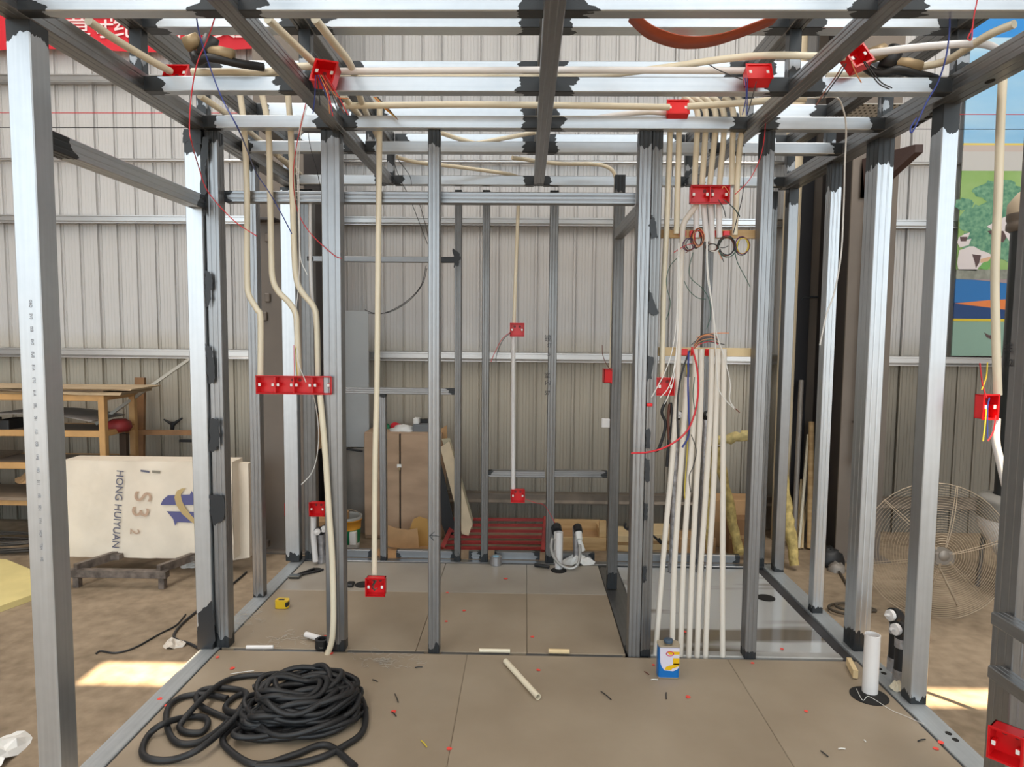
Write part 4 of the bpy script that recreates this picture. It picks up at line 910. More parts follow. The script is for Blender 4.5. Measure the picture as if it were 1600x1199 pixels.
MB().tube([(pl_.x, pl_.y-0.02, 0.008), (pl_.x+0.12, pl_.y+0.09, 0.008)], 0.007, 7).build('handle', BLACK, g_)
MB().box((pl_.x-0.05, pl_.y-0.06, 0), (pl_.x+0.02, pl_.y-0.01, 0.016), 0.004).build('jaws', mat('tool_steel', (0.08, 0.08, 0.07), 0.4, 0.6), g_)
DOTS = ['left channel below the double post, upper', 'boards just right of the left channel beside the double post', 'top of the left channel, left of the hose', "boards' left edge beside the channel", "boards above the hose heap's left loops", 'boards in front of the thick conduit post', 'joint right behind the black rubber sleeve', "boards under the bowed conduit's end", 'boards right above the diagonal offcut', 'rear board behind the central joint offcut', 'boards left of the solvent tin', 'boards right of and in front of the tin', "boards in front of the shower wall's right post", 'shower tray in front of its right post', 'front right boards below the drain stub', 'right channel edge near the punched holes', 'boards by the right channel holes, lower one', 'joint line in the front boards at bottom centre', 'boards right of the hose heap', 'rear boards right of the middle upright', 'rear boards near the tape roll', 'rear boards right of the middle upright, nearer one', 'rear boards in the centre of the left half', 'shower tray among the floor conduits']
# red paper dots
for i, (px, py) in enumerate(((340, 1028), (363, 1045), (249, 1093), (261, 1103), (402, 1073), (503, 1038), (508, 995), (518, 1022), (841, 1048), (832, 996), (1021, 1040), (1075, 1090), (1176, 1037), (1222, 1015), (1259, 1112), (1470, 1161), (1462, 1171), (702, 1171), (615, 1113), (699, 927), (790, 905), (697, 972), (725, 955), (1070, 988))):
    p = PZ(px, py, 0); n_ = 7; rr = random.uniform(0.008, 0.0125)
    q = [(p.x+rr*random.uniform(.7, 1.2)*math.cos(2*math.pi*j/n_), p.y+rr*random.uniform(.7, 1.2)*math.sin(2*math.pi*j/n_), 0.0002) for j in range(n_)]
    o = MB().poly(q, 0.0012, (0, 0, 1)).build('paper_dot', mat('dot_red', (0.80, 0.07, 0.05), 0.6) if i == 0 else bpy.data.materials['dot_red'], None, origin=p)
    tag(o, 'tiny red disc on '+DOTS[i], 'disc', 'red discs scattered on the floor')
for (xa, ya, xb, yb, mt, lb) in ((360, 1054, 397, 1049, CW, 'bent white wire clipping beside the hose heap'), (617, 1085, 622, 1098, CK, 'black clipping right of hose heap, upper one'), (612, 1113, 619, 1120, CK, 'curved black clipping right of hose heap, lower one'), (648, 1044, 660, 1043, CK, 'dark clipping on the boards near the middle upright'), (582, 1063, 590, 1066, CK, 'tiny dark clipping near right edge of hose heap'), (658, 1158, 667, 1168, CY, 'yellow clipping on the front boards'), (939, 1081, 955, 1094, CK, 'dark clipping between the diagonal offcut and the tin'), (1007, 1050, 1014, 1055, CBR, 'brown clipping left of the solvent tin'), (1017, 1063, 1028, 1063, CW, 'white clipping at the foot of the tin'), (1041, 1083, 1041, 1093, CK, 'dark clipping in front of the tin'), (1282, 1174, 1294, 1183, CK, 'dark clipping on the front right boards'), (1310, 1171, 1321, 1171, CW, 'pale clipping on the front right boards'), (1434, 1159, 1446, 1156, CK, 'dark clipping by the right channel'), (1350, 1157, 1353, 1160, CW, 'white speck of wire left of the right channel')):
    a, b = PZ(xa, ya, 0.003), PZ(xb, yb, 0.003); tag(MB().tube(catmull([a, (a+b)/2+Vector((0, 0.003, 0)), b], 4), 0.0022, 6).build('wire_clipping', mt, None, origin=a), lb, 'wire clipping')
wire('white string lying from the drain stub to the right channel', [(CW, [PZ(1338, 1077, 0.002), PZ(1348, 1095, 0.002)]+[PZ(a, b, 0.002) for a, b in ((1356, 1089), (1370, 1096), (1392, 1110), (1420, 1122), (1444, 1133))])], r=0.0012, name='string', cat='string')
wire('dark cord lying on concrete outside the left channel', [(CK, [PZ(a, b, GZ+0.006) for a, b in ((150, 1022), (158, 1018), (180, 1021), (210, 1013), (250, 991), (275, 978), (290, 961))])], r=0.0045, name='cord', cat='cord')
wire('thicker dark cord passing behind the left double post', [(CK, [PZ(a, b, GZ+0.008) for a, b in ((385, 895), (365, 912), (330, 940), (305, 958), (285, 975), (272, 992), (277, 1001), (295, 1006), (315, 1016))])], r=0.007, name='cord', cat='cord')
t = empty('cord_coil', PZ(1325, 960, GZ), 'loosely coiled dark cord on concrete behind the right wall', 'cord')
cc = PZ(1330, 958, GZ)
pts = [PZ(a, b, GZ+0.01) for a, b in ((1305, 885), (1318, 905), (1330, 930), (1333, 950))]+[(cc.x+0.14*math.cos(a_/2.2)*(1-0.02*a_), cc.y+0.10*math.sin(a_/2.2)*(1-.02*a_), GZ+0.012+0.001*a_) for a_ in range(26)]
MB().tube(catmull(pts, 3), 0.008, 7).build('cord_length', mat('brown_cord', (0.06, 0.045, 0.03), 0.6), t)
# crumpled film on the left boards
def crumple(label, px, py, rx, ry, z, mt, name, cat, h=0.03, seedv=1, n=14, zc=None):
    rnd = random.Random(seedv); c = PZ(px, py, z); vs = []; fs = []
    for i in range(n):
        for j in range(n):
            u, v = i/(n-1)*2-1, j/(n-1)*2-1; d = max(0, 1-(u*u+v*v)**0.5*0.9)
            ang = math.atan2(v, u); k_ = 1-0.12*math.sin(ang*3+seedv)-0.08*math.sin(ang*5)
            vs.append((c.x+u*rx*k_*(1-0.3*abs(v)**2), c.y+v*ry*k_*(1-0.3*abs(u)**2), z+0.001+d**0.5*h*rnd.uniform(0.25, 1.0)))
    fs = [(i*n+j, (i+1)*n+j, (i+1)*n+j+1, i*n+j+1) for i in range(n-1) for j in range(n-1)]
    return tag(MB().add(vs, fs).build(name, mt, None, origin=c), label, cat)
def film(label, px, py, rx, ry, seedv):
    rnd = random.Random(seedv); c = PZ(px, py, 0); t = empty('plastic_film', c, label, 'film'); fm = MB()
    for i in range(60):
        x_, y_ = c.x+rnd.gauss(0, rx*0.55), c.y+rnd.gauss(0, ry*0.55); a_ = rnd.uniform(0, 6.28); z_ = rnd.uniform(0.001, 0.012); p_ = []
        for j in range(5): p_.append((x_, y_, z_)); x_ += 0.012*math.cos(a_); y_ += 0.012*math.sin(a_); a_ += rnd.uniform(-1.1, 1.1); z_ = max(0.001, z_+rnd.uniform(-.004, .004))
        fm.tube(p_, rnd.uniform(0.0004, 0.0009), 4)
    tag(fm.build('film_creases', mat('film_white', (0.48, 0.44, 0.38), 0.25) if 'film_white' not in bpy.data.materials else bpy.data.materials['film_white'], t), kind='stuff')
film('crumpled clear film on the boards at the left channel', 385, 968, 0.07, 0.13, 2)
film('strip of crumpled clear film in front of the left joint', 470, 1000, 0.20, 0.09, 3)
film('wisp of clear film trailing right of the thick left post', 605, 1035, 0.13, 0.06, 5)
crumple('small clear plastic bag on concrete left of the frame', 272, 1010, 0.055, 0.04, GZ, mat('bag_plastic', (0.62, 0.55, 0.47), 0.2), 'plastic_bag', 'bag', 0.05, 4, 9)
crumple('white cloth lump around the rear pipes', 902, 880, 0.10, 0.07, 0.0, WHITE, 'cloth_lump', 'cloth', 0.07, 6, 10)
crumple('white foam lump at the very left front edge', -32, 1199, 0.10, 0.18, GZ, WHITE, 'foam_scrap', 'scrap', 0.10, 8, 10)
# pipe risers with insulation
def hose_pair(label, px, py, Y, hgt, dx=0.0, foil=True, valve_=True, r=0.021):
    b = PZ(px, py, 0); t = empty('insulated_pipe', b, label, 'pipe')
    MB().tube([(b.x, b.y, 0), (b.x+dx, b.y, hgt*0.35), (b.x+dx, b.y, hgt)], r, 12).build('sleeve', BLACK if not foil else FOIL, t)
    MB().tube([(b.x+dx, b.y, hgt-0.005), (b.x+dx, b.y-0.02, hgt+0.02), (b.x+dx, b.y-0.07, hgt+0.025)], r*1.15, 12).build('elbow', BLACK, t)
    MB().tube([(b.x+dx, b.y-0.068, hgt+0.025), (b.x+dx, b.y-0.085, hgt+0.025)], r*0.95, 14).build('end_cap', PVCW, t)
    MB().tube([(b.x+dx, b.y-0.08, hgt+0.025), (b.x+dx-0.0, b.y-0.11, hgt+0.02)], 0.006, 8).build('plug', PVCW, t)
    MB().tube([(b.x, b.y, 0.0), (b.x+dx*0.3, b.y, 0.05)], r*1.25, 12).build('foot_wrap', FOIL, t)
    MB().tube([(b.x+dx, b.y, hgt*0.78), (b.x+dx, b.y, hgt*0.93)], r*1.12, 12).build('tape_band', FOIL, t)
    return t
h_ = PY(1052, 652, 4.2).z
hose_pair('tall insulated riser with capped elbow behind the floor conduits, left one', 1050, 893, 4.2, PY(1052, 655, 4.15).z)
hose_pair('tall foil-wrapped riser with capped elbow behind the floor conduits, right one', 1093, 893, 4.2, PY(1097, 655, 4.15).z, 0.012)
hose_pair('foil-wrapped riser at rear left corner under the red box', 502, 880, 4.2, PY(500, 838, 4.2).z, 0.0)
hose_pair('plain white capped riser at rear left corner', 512, 878, 4.25, PY(512, 832, 4.25).z, 0.0)
def side_pipe(label, X, Y, ytop):
    z_ = PY(1412, ytop, Y).z; t = empty('insulated_pipe', (X, Y, 0), label, 'pipe')
    MB().tube([(X, Y, 0.0), (X, Y, z_)], 0.027, 14).build('sleeve', BLACK, t)
    MB().tube(catmull([(X+0.004, Y, z_-0.02), (X-0.002, Y, z_+0.012), (X-0.028, Y-0.008, z_+0.02)], 5), 0.033, 14).build('elbow', BLACK, t)
    MB().tube([(X-0.026, Y-0.008, z_+0.02), (X-0.042, Y-0.012, z_+0.02)], 0.025, 14).build('end_cap', PVCW, t)
    MB().tube([(X-0.042, Y-0.012, z_+0.02), (X-0.062, Y-0.02, z_+0.026)], 0.007, 8).build('plug', PVCW, t)
    MB().tube([(X, Y, z_*0.72), (X, Y, z_*0.90)], 0.0295, 14).build('tape_band', FOIL, t)
    MB().tube([(X, Y, 0.0), (X, Y, 0.06)], 0.0305, 14).build('foot_wrap', FOIL, t)
side_pipe('black insulated pipe with white cap behind its twin at right channel', 1.672, 2.985, 968)
side_pipe('black insulated pipe with white cap nearest the right wall upright', 1.638, 2.875, 990)
lump_pos = PZ(1404, 1072, 0)
crumple('pale foam lump at the foot of the black insulated pipes', 1402, 1078, 0.03, 0.035, 0.0, mat('pale_foam', (0.62, 0.54, 0.40), 0.8), 'foam_lump', 'foam', 0.05, 15, 8)
# two valve risers joined by a braided hose
t = empty('hose_valves', PZ(890, 880, 0), 'pair of white valves joined by a looping braided hose at the rear', 'valve')
for (px, pt) in ((866, 824), (899, 824)):
    b = PZ(px+2, 880, 0); z_ = PY(px, pt, b.y).z
    if px == 899: MB().tube([(b.x, b.y, 0), (b.x-0.01, b.y, z_)], 0.022, 12).build('foil_sleeve', FOIL, t)
    else: MB().tube([(b.x-0.01, b.y+0.01, 0), (b.x-0.01, b.y, z_)], 0.014, 10).build('foil_sleeve', WHITE, t)
    MB().tube([(b.x, b.y, z_), (b.x+0.005, b.y-0.05, z_-0.02)], 0.034 if px == 866 else 0.028, 14).build('rubber_collar', BLACK, t)
    MB().tube([(b.x+0.005, b.y-0.05, z_-0.02), (b.x+0.008, b.y-0.08, z_-0.06)], 0.021, 12).build('valve_body', WHITE, t)
    MB().tube([(b.x+0.008, b.y-0.08, z_-0.06), (b.x+(0.0 if px == 866 else 0.03), b.y-0.09, z_-0.13)], [0.014, 0.019], 12).build('nut', WHITE, t)
hp = W(4.2, (863, 842), (861, 855), (864, 868), (872, 880), (882, 887), (893, 889), (902, 884), (906, 870), (906, 852))
MB().tube(catmull(hp, 5), 0.0095, 8).build('braided_hose', mat('braid', (0.55, 0.53, 0.50), 0.35, 0.5), t)

# ================================================================== background: left side
# storage rack
ry0, ry1 = 4.75, 5.12; KX = 4.75/4.30
rack = empty('storage_rack', (-3.9, 4.9, GZ), 'orange steel storage rack at far left loaded with boards', 'rack')
A = PY(160, 620, ry0); xr = A.x
for (xx, yy) in ((xr, ry0), (xr, ry1), (-5.4, ry0), (-5.4, ry1), (-3.93*KX, ry0)):
    MB().box((xx-0.022, yy-0.022, GZ), (xx+0.022, yy+0.022, A.z), 0.003).build('post', ORNG, rack)
lev = [PY(100, y_, ry0).z for y_ in (622, 678, 729, 786)]
SHW = mat('shelf_sheet', (0.17, 0.13, 0.10), 0.7)
for z_ in lev:
    for yy in (ry0, ry1): MB().box((-5.4, yy-0.02, z_-0.022), (xr+0.02, yy+0.02, z_+0.022), 0.003).build('rail', ORNG, rack)
    for xx in (-5.4, -3.93*KX, xr): MB().box((xx-0.02, ry0, z_-0.02), (xx+0.02, ry1, z_+0.02), 0.003).build('cross_rail', ORNG, rack)
    MB().box((-5.4, ry0+0.02, z_+0.005), (xr-0.02, ry1-0.02, z_+0.020)).build('shelf', SHW, rack)
SHC = [mat('sheet_tan', (0.42, 0.31, 0.19), 0.7, var=0.1), mat('sheet_brown', (0.22, 0.16, 0.11), 0.7, var=0.1), mat('sheet_grey', (0.20, 0.18, 0.165), 0.6, var=0.1)]
def sheet_on(label, x0, x1, z, mt, th=0.012, y0=None, y1=None, name='sheet', bend=0.0, seedv=1):
    x0 = x0*KX; x1 = x1*KX if x1 < -3.4 and abs(x1-xr) > 0.3 else x1
    rnd = random.Random(seedv); n = 8; y0 = y0 or ry0-0.03; y1 = y1 or ry1; vs = []
    for i in range(n+1):
        t_ = i/n; x_ = x0+(x1-x0)*t_; zz_ = z+bend*math.sin(math.pi*t_)
        vs += [(x_, y0+rnd.uniform(-.02, .02), zz_), (x_, y1, zz_), (x_, y1, zz_+th), (x_, y0+rnd.uniform(-.02, .02), zz_+th)]
    fs = [(4*i+j, 4*i+4+j, 4*i+4+(j+1) % 4, 4*i+(j+1) % 4) for i in range(n) for j in range(4)]+[(0, 1, 2, 3), tuple(range(4*n, 4*n+4))[::-1]]
    return tag(MB().add(vs, fs).build(name, mt, None, origin=((x0+x1)/2, y0, z)), label, 'board')
z_ = lev[0]+0.023
sheet_on('lowest tan sheet on top of the orange rack', -4.8, xr+0.15, z_, SHC[0], 0.02)
sheet_on('brown sheet second from bottom on the rack top', -4.7, xr+0.02, z_+0.021, SHC[1], 0.012, seedv=2)
sheet_on('thin tan sheet sticking out right on the rack top', -4.5, xr+0.22, z_+0.034, SHC[0], 0.01, seedv=3)
sheet_on('grey sheet with curled middle topmost on the rack', -4.9, -3.75, z_+0.045, SHC[2], 0.012, bend=0.04, seedv=4)
sheet_on('tan sheets on the second rack level', -4.8, -3.5, lev[1]+0.022, SHC[0], 0.022, seedv=5)
sheet_on('arched grey sheet on the second rack level', -3.68, xr-0.06, lev[1]+0.09, SHC[2], 0.006, bend=0.05, seedv=6)
sheet_on('brown board on the third rack level', -4.8, -3.5, lev[2]+0.022, SHC[1], 0.022, seedv=7)
sheet_on('dark board on the bottom rack level', -4.8, -3.4, lev[3]+0.022, SHC[1], 0.02, seedv=8)
for (xx, lb) in ((-3.56*KX, 'dark block under the arched sheet, left one'), (-3.38*KX, 'dark block under the arched sheet, right one')):
    tag(rbox(xx-0.05, xx+0.05, ry0, ry0+0.2, lev[1]+0.0225, lev[1]+0.088, 0.01).build('block', BLACK, None, origin=(xx, ry0, lev[1])), lb, 'block')
q = PY(30, 750, ry0); tag(crumple('heap of torn tan wrapping on the third rack level', 0, 0, 0.1, 0.1, 0, CARD, 'torn_wrapping', 'wrapping', 0.1, 9, 8), None)
o = bpy.data.objects['torn_wrapping']; o.location = (q.x+0.02, ry0+0.12, q.z-0.045); o.scale = (1.3, 1.0, 1.0)
o = tag(rbox(-3.98*KX, -3.72*KX, ry0+0.1, ry0+0.35, lev[2]+0.0445, lev[2]+0.15, 0.02).build('blue_crate', mat('dusty_blue', (0.06, 0.11, 0.17), 0.6), None, origin=(-3.9, ry0+.3, lev[2])), 'dusty blue crate deep on the third rack level', 'crate')
# coil of rods on the floor under the rack
t = empty('rod_bundle', PZ(10, 855, GZ), 'low heap of dark coiled wire rods on the floor under the rack', 'wire coil')
c_ = PZ(5, 858, GZ); rnd = random.Random(5)
for i in range(11):
    rr = rnd.uniform(0.28, 0.42); MB().tube([(c_.x+rr*math.cos(a_/4)*1.1, c_.y+0.4*rr*math.sin(a_/4)+rnd.uniform(-.005, .005), GZ+0.012+0.008*i+0.01*math.sin(a_/3+i)) for a_ in range(26)], 0.006, 5).build('rod_turn', mat('rod', (0.06, 0.05, 0.04), 0.6) if i == 0 else bpy.data.materials['rod'], t)
# timber post and rails beside the rack
def bar(label, a, b, w_, d_, mt, name='timber', cat='timber', upv=(0, -1, 0)):
    a, b = Vector(a), Vector(b); d = (b-a).normalized(); s = d.cross(Vector(upv)).normalized(); n_ = s.cross(d)
    vs = []
    for p in (a, b):
        for su, sv in ((-1, -1), (1, -1), (1, 1), (-1, 1)): vs.append(p+s*su*w_/2+n_*sv*d_/2)
    mb = MB().add(vs, [(0, 1, 2, 3)[::-1], (4, 5, 6, 7), (0, 1, 5, 4), (1, 2, 6, 5), (2, 3, 7, 6), (3, 0, 4, 7)])
    o = mb.build(name, mt, None, origin=a); return tag(o, label, cat) if label else o
p1 = PY(208, 592, 5.2); bar('brown timber post leaning on the wall right of the rack', (p1.x, 5.21, GZ), (p1.x, 5.30, p1.z), 0.075, 0.03, WOODD)
p1, p2 = PY(198, 676, 5.16), PY(302, 677, 5.16); bar('horizontal brown timber rail across the wall behind the wrapped block', p1, p2, 0.035, 0.04, WOODD)
p1, p2 = PY(296, 562, 5.3), PY(150, 664, 5.0); bar('pale thin pole leaning diagonally over the rack end', p1, p2, 0.022, 0.022, mat('pale_pole', (0.45, 0.42, 0.36), 0.6), 'pole', 'pole')
p1 = PY(196, 678, 4.98); bar('short dark timber upright under the rail end', (p1.x-0.02, 4.98, GZ), (p1.x-0.01, 4.98, p1.z), 0.05, 0.04, mat('dark_timber', (0.06, 0.035, 0.02), 0.8))
q = PY(190, 660, 4.95); tag(MB().lathe([(0, 0.0), (0.07, 0.0), (0.09, 0.03), (0.08, 0.07), (0.05, 0.09), (0, 0.09)], (q.x-0.02, q.y, q.z-0.07), 14).build('red_bundle', REDD, None, origin=q), 'dull red bundle on the timber rail end beside the rack', 'bundle')
# winged black mark: a three-armed fitting on the wall behind the rail
q = PY(270, 668, 5.36); t = empty('wall_bracket', q, 'small black three-armed fitting on the wall above timber rail', 'bracket')
for (a_, b_) in (((256, 656), (270, 664)), ((285, 654), (272, 663))):
    MB().tube([PY(a_[0], a_[1], 5.37), PY(b_[0], b_[1], 5.37)], [0.006, 0.016], 6).build('arm', BLACK, t)
MB().tube([PY(270, 660, 5.37), PY(269, 673, 5.37)], [0.02, 0.014], 7).build('stem', BLACK, t)
MB().box((PY(261, 0, 5.37).x, 5.36, PY(0, 688, 5.37).z), (PY(283, 0, 5.37).x, 5.40, PY(0, 684, 5.37).z), 0.002).build('shadow_bar', BLACK, t)  # black bar standing in for the shadow below the fitting
# wrapped foam block on a trestle
BYc = 4.25
tl, tr_, bl_, br_ = PY(98, 718, BYc), PY(362, 725, BYc), PY(102, 868, BYc), PY(365, 877, BYc)
zt0, zb0 = (tl.z+tr_.z)/2, (bl_.z+br_.z)/2; x0, x1 = tl.x, tr_.x; k = BYc/F_PX
blk = empty('foam_block', ((x0+x1)/2, BYc, zb0), 'large cream film-wrapped block with printed lettering lying on trestle', 'block')
n = 26; m_ = 12; vs = []; rnd = random.Random(3)
def wr(u, v): return 0.006*math.sin(u*23+3*math.sin(v*9))*math.sin(v*11+u*5)+0.003*math.sin(u*61+v*17)
for i in range(n+1):
    for j in range(m_+1):
        u, v = i/n, j/m_; vs.append((x0+(x1-x0)*u, BYc-0.004+wr(u, v), zb0+(zt0-zb0)*v))
fs = [(i*(m_+1)+j, (i+1)*(m_+1)+j, (i+1)*(m_+1)+j+1, i*(m_+1)+j+1) for i in range(n) for j in range(m_)]
b_ = MB().add(vs, fs, True); b_.box((x0, BYc+0.008, zb0), (x1, BYc+0.17, zt0)); b_.build('wrapped_core', FOAM, blk)
rp = [PY(357, 724, BYc+0.10), PY(388, 725, BYc+0.10), PY(390, 872, BYc+0.10), PY(360, 877, BYc+0.10)]
b2 = MB().poly([p for p in rp][::-1], 0.05, (0, 1, 0)); b2.build('end_flap', FOAM, blk)
PRN = mat('print_slate', (0.12, 0.12, 0.17), 0.5); PRP = mat('print_violet', (0.10, 0.10, 0.24), 0.5); PRG = mat('print_gold', (0.50, 0.36, 0.16), 0.5); PRT = mat('print_tan', (0.50, 0.34, 0.24), 0.5)
fy = BYc-0.016
def fpt(px, py): p = PY(px, py, BYc-0.02); return Vector((p.x, fy, p.z))
def facing2(px, py, right, upv): return facing(fpt(px, py), right, upv)
ang = math.atan2(12, 125)
rgt = Vector((-math.sin(ang), 0, -math.cos(ang))); upw = Vector((math.cos(ang), 0, -math.sin(ang)))
text('HONG HUIYUAN', 'lettering', 0.066, facing2(183, 797, rgt, upw), PRN, blk, 0.001, sx=1.0)
text('S', 'lettering', 0.155, facing2(221, 777, rgt, upw), PRT, blk, 0.001, sx=1.05); text('3', 'lettering', 0.155, facing2(217, 801, rgt, upw), PRT, blk, 0.001, sx=1.05)
text('2', 'lettering', 0.085, facing2(209, 832, rgt, upw), PRT, blk, 0.001)
def fpoly(pts, mt, nm='printed_mark', off=0.0): MB().poly([fpt(a, b)+Vector((0, -off, 0)) for a, b in pts], 0.001, (0, 1, 0)).build(nm, mt, blk)
fpoly([(250, 790), (254, 782), (262, 775), (296, 774), (299, 768), (302, 774), (306, 776), (306, 790)], PRP)
fpoly([(260, 800), (306, 801), (306, 818), (276, 817), (273, 823), (270, 812)], PRP)
arc = [(284, 764), (276, 768), (272, 778), (275, 790), (284, 804), (298, 816), (306, 821)]
arc2 = [(310, 818), (300, 808), (290, 796), (284, 784), (282, 774), (286, 767), (290, 764)]
fpoly(arc+arc2, PRG, off=0.0015)
fpoly([(219, 735), (233, 737), (233, 740), (219, 738)], PRN); fpoly([(237, 736), (250, 737), (249, 741), (237, 740)], mat('print_grey', (0.25, 0.22, 0.17), 0.5))
# trestle
st = empty('steel_trestle', PZ(190, 910, GZ), 'low rusty steel trestle under the wrapped block', 'trestle')
RUST = mat('rusty_steel', (0.16, 0.13, 0.11), 0.6, 0.4, var=0.4, scale=20)
fz = PY(180, 897, 4.0).z; xL, xR = PY(112, 890, 4.0).x, PY(258, 890, 4.0).x
MB().box((xL-0.02, 3.98, fz-0.022), (xR+0.012, 4.03, fz+0.022), 0.002).build('front_bar', RUST, st)
MB().box((xL-0.02, 4.60, fz-0.022), (xR+0.4, 4.65, fz+0.022), 0.002).build('rear_bar', RUST, st)
for (xx, yy) in ((xL+0.03, 4.005), (xR-0.02, 4.005), (xL+0.03, 4.62), (xR-0.02, 4.62)): MB().box((xx-0.018, yy-0.02, GZ), (xx+0.018, yy+0.02, fz-0.02), 0.002).build('leg', RUST, st)
top_ = zb0-0.001
for (pa, pb) in (((115, 887), (150, 874)), ((245, 890), (295, 872))):
    a, b = PY(pa[0], pa[1], 4.0), PY(pb[0]+10, pb[1], 4.6)
    q = bar(None, (a.x+0.01, 4.0, fz+0.03), (a.x+0.25, 4.62, fz+0.03), 0.05, 0.03, RUST, 'cross_bar'); q.parent = st; q.location = q.location-st.location
    q2 = MB().box((a.x+0.08, 4.2, fz+0.046), (a.x+0.16, 4.45, top_)); q2.build('packer', RUST, st)
# yellow foam sheet on the floor
fp = [PZ(-30, 880, GZ), PZ(10, 883, GZ), PZ(51, 900, GZ), PZ(55, 938, GZ), PZ(0, 958, GZ), PZ(-60, 966, GZ), PZ(-120, 920, GZ)]
tag(MB().poly([(p.x, p.y, GZ+0.001) for p in fp][::-1], 0.035, (0, 0, 1)).build('foam_sheet', FOAMY, None, origin=fp[0]), 'yellow foam sheet lying on the concrete at left edge', 'foam sheet')
o = crumple('scrap of white film on floor under the wrapped block', 300, 884, 0.06, 0.08, GZ, WHITE, 'film_scrap', 'scrap', 0.05, 12, 8)

# ================================================================== background: centre
cab = empty('plywood_cabinet', PY(628, 842, 5.04)*0+Vector((-0.92, 5.2, GZ)), 'brown plywood cabinet with two doors and a hasp behind pod', 'cabinet')
cx0, cx1 = PY(569, 760, 5.04).x, PY(690, 760, 5.04).x; cz1 = PY(620, 677, 5.04).z; xm = PY(625, 760, 5.04).x
MB().box((cx0, 5.06, GZ), (cx1, 5.34, cz1), 0.004).build('carcass', PLY, cab)
MB().box((cx0+0.002, 5.042, GZ+0.03), (xm-0.006, 5.058, cz1-0.01), 0.002).build('door', PLY, cab)
MB().box((xm+0.006, 5.042, GZ+0.03), (cx1-0.002, 5.058, cz1-0.01), 0.002).build('door', PLY, cab)
MB().box((xm-0.006, 5.054, GZ+0.03), (xm+0.006, 5.0595, cz1-0.01)).build('door_gap', DARK, cab)
q = PY(624, 729, 5.04); hs = MB().box((q.x-0.018, 5.036, q.z-0.012), (q.x+0.016, 5.042, q.z+0.014), 0.002).build('hasp', WHITE, cab)
MB().box((q.x-0.008, 5.024, q.z-0.03), (q.x+0.01, 5.036, q.z-0.006), 0.003).build('padlock', BRASS, hs)
def lump(label, px, py, Y, rx, ry, rz, mt, name, cat, seedv=1, zbase=None):
    rnd = random.Random(seedv); q = PY(px, py, Y); zb_ = zbase if zbase is not None else q.z-rz; vs = []; n_ = 12; m2 = 6
    for j in range(m2+1):
        ph = math.pi/2*j/m2
        for i in range(n_):
            a_ = 2*math.pi*i/n_; s_ = rnd.uniform(0.8, 1.15); vs.append((q.x+rx*math.cos(a_)*math.cos(ph)*s_, Y+ry*math.sin(a_)*math.cos(ph)*s_, zb_+0.0005+2*rz*math.sin(ph)*(s_ if j else 0)))
    fs = [(j*n_+i, j*n_+(i+1) % n_, (j+1)*n_+(i+1) % n_, (j+1)*n_+i) for j in range(m2) for i in range(n_)]
    return tag(MB().add(vs, fs, True).build(name, mt, None, origin=(q.x, Y, zb_)), label, cat)
lump('white cloth crumpled on the cabinet top', 630, 668, 5.15, 0.10, 0.08, 0.022, WHITE, 'cloth', 'cloth', 1, cz1)
lump('red cloth behind the white one on the cabinet', 618, 664, 5.27, 0.05, 0.04, 0.022, REDF, 'cloth', 'cloth', 2, cz1)
lump('small green cap on left of the cabinet top', 605, 663, 5.25, 0.025, 0.02, 0.018, GREEN, 'cap', 'cap', 3, cz1)
q = PY(657, 665, 5.15); t = empty('tool_box', (q.x, 5.15, cz1), 'dark grey open tool case on the right of cabinet top', 'case')
rbox(q.x-0.05, q.x+0.07, 5.10, 5.24, cz1, cz1+0.055, 0.008).build('tray', mat('case_grey', (0.16, 0.17, 0.18), 0.5), t)
MB().box((q.x-0.045, 5.20, cz1+0.055), (q.x+0.065, 5.235, cz1+0.085), 0.004).build('lid', BLACK, t)
MB().box((q.x-0.05, 5.12, cz1+0.056), (q.x-0.01, 5.20, cz1+0.10), 0.002).build('paper_card', WHITE, t)
# tall grey sheet behind
a, b = PY(536, 486, 5.2), PY(577, 700, 5.2)
gs = empty('grey_sheet', ((a.x+b.x)/2, 5.25, GZ), 'tall pale grey metal sheet standing against wall left of cabinet', 'sheet')
MB().box((max(a.x-0.05, -1.40), 5.20, b.z), (b.x, 5.212, a.z), 0.002).build('upper_face', GREYP, gs)
MB().poly([(b.x, 5.198, b.z), (b.x, 5.198, GZ), (a.x-0.1, 5.198, GZ), (a.x-0.1, 5.198, b.z-0.15), (a.x-0.05, 5.198, b.z-0.02)], 0.01, (0, 1, 0)).build('lower_face', SHEET, gs)
MB().tube([PY(500, 690, 5.19), PY(538, 702, 5.19), PY(566, 706, 5.19)], 0.008, 6).build('folded_edge', BLACK, gs)
# black drum-like tarp shape and card at left of sheet
t = tag(rbox(-1.475, PY(523, 700, 5.0).x, 4.95, 5.12, GZ, PY(500, 680, 5.0).z, 0.03).build('black_board', mat('black_board', (0.008, 0.010, 0.014), 0.6), None, origin=(-1.5, 5.0, GZ)), 'black slab standing left of the grey sheet', 'slab')
p1, p2 = PY(483, 640, 4.9), PY(506, 700, 4.9); bar('torn piece of cardboard leaning on the black slab', p1, p2, 0.10, 0.006, CARD, 'cardboard_piece', 'cardboard')
t = empty('cardboard_box', PZ(480, 870, GZ), 'flat cardboard box on the floor behind left rear corner', 'box')
A_, B_2 = PY(455, 812, 4.75), PY(560, 870, 4.75)
MB().box((-1.47, 4.60, GZ), (B_2.x-0.1, 4.9, PY(480, 815, 4.6).z), 0.004).build('carton', CARD, t)
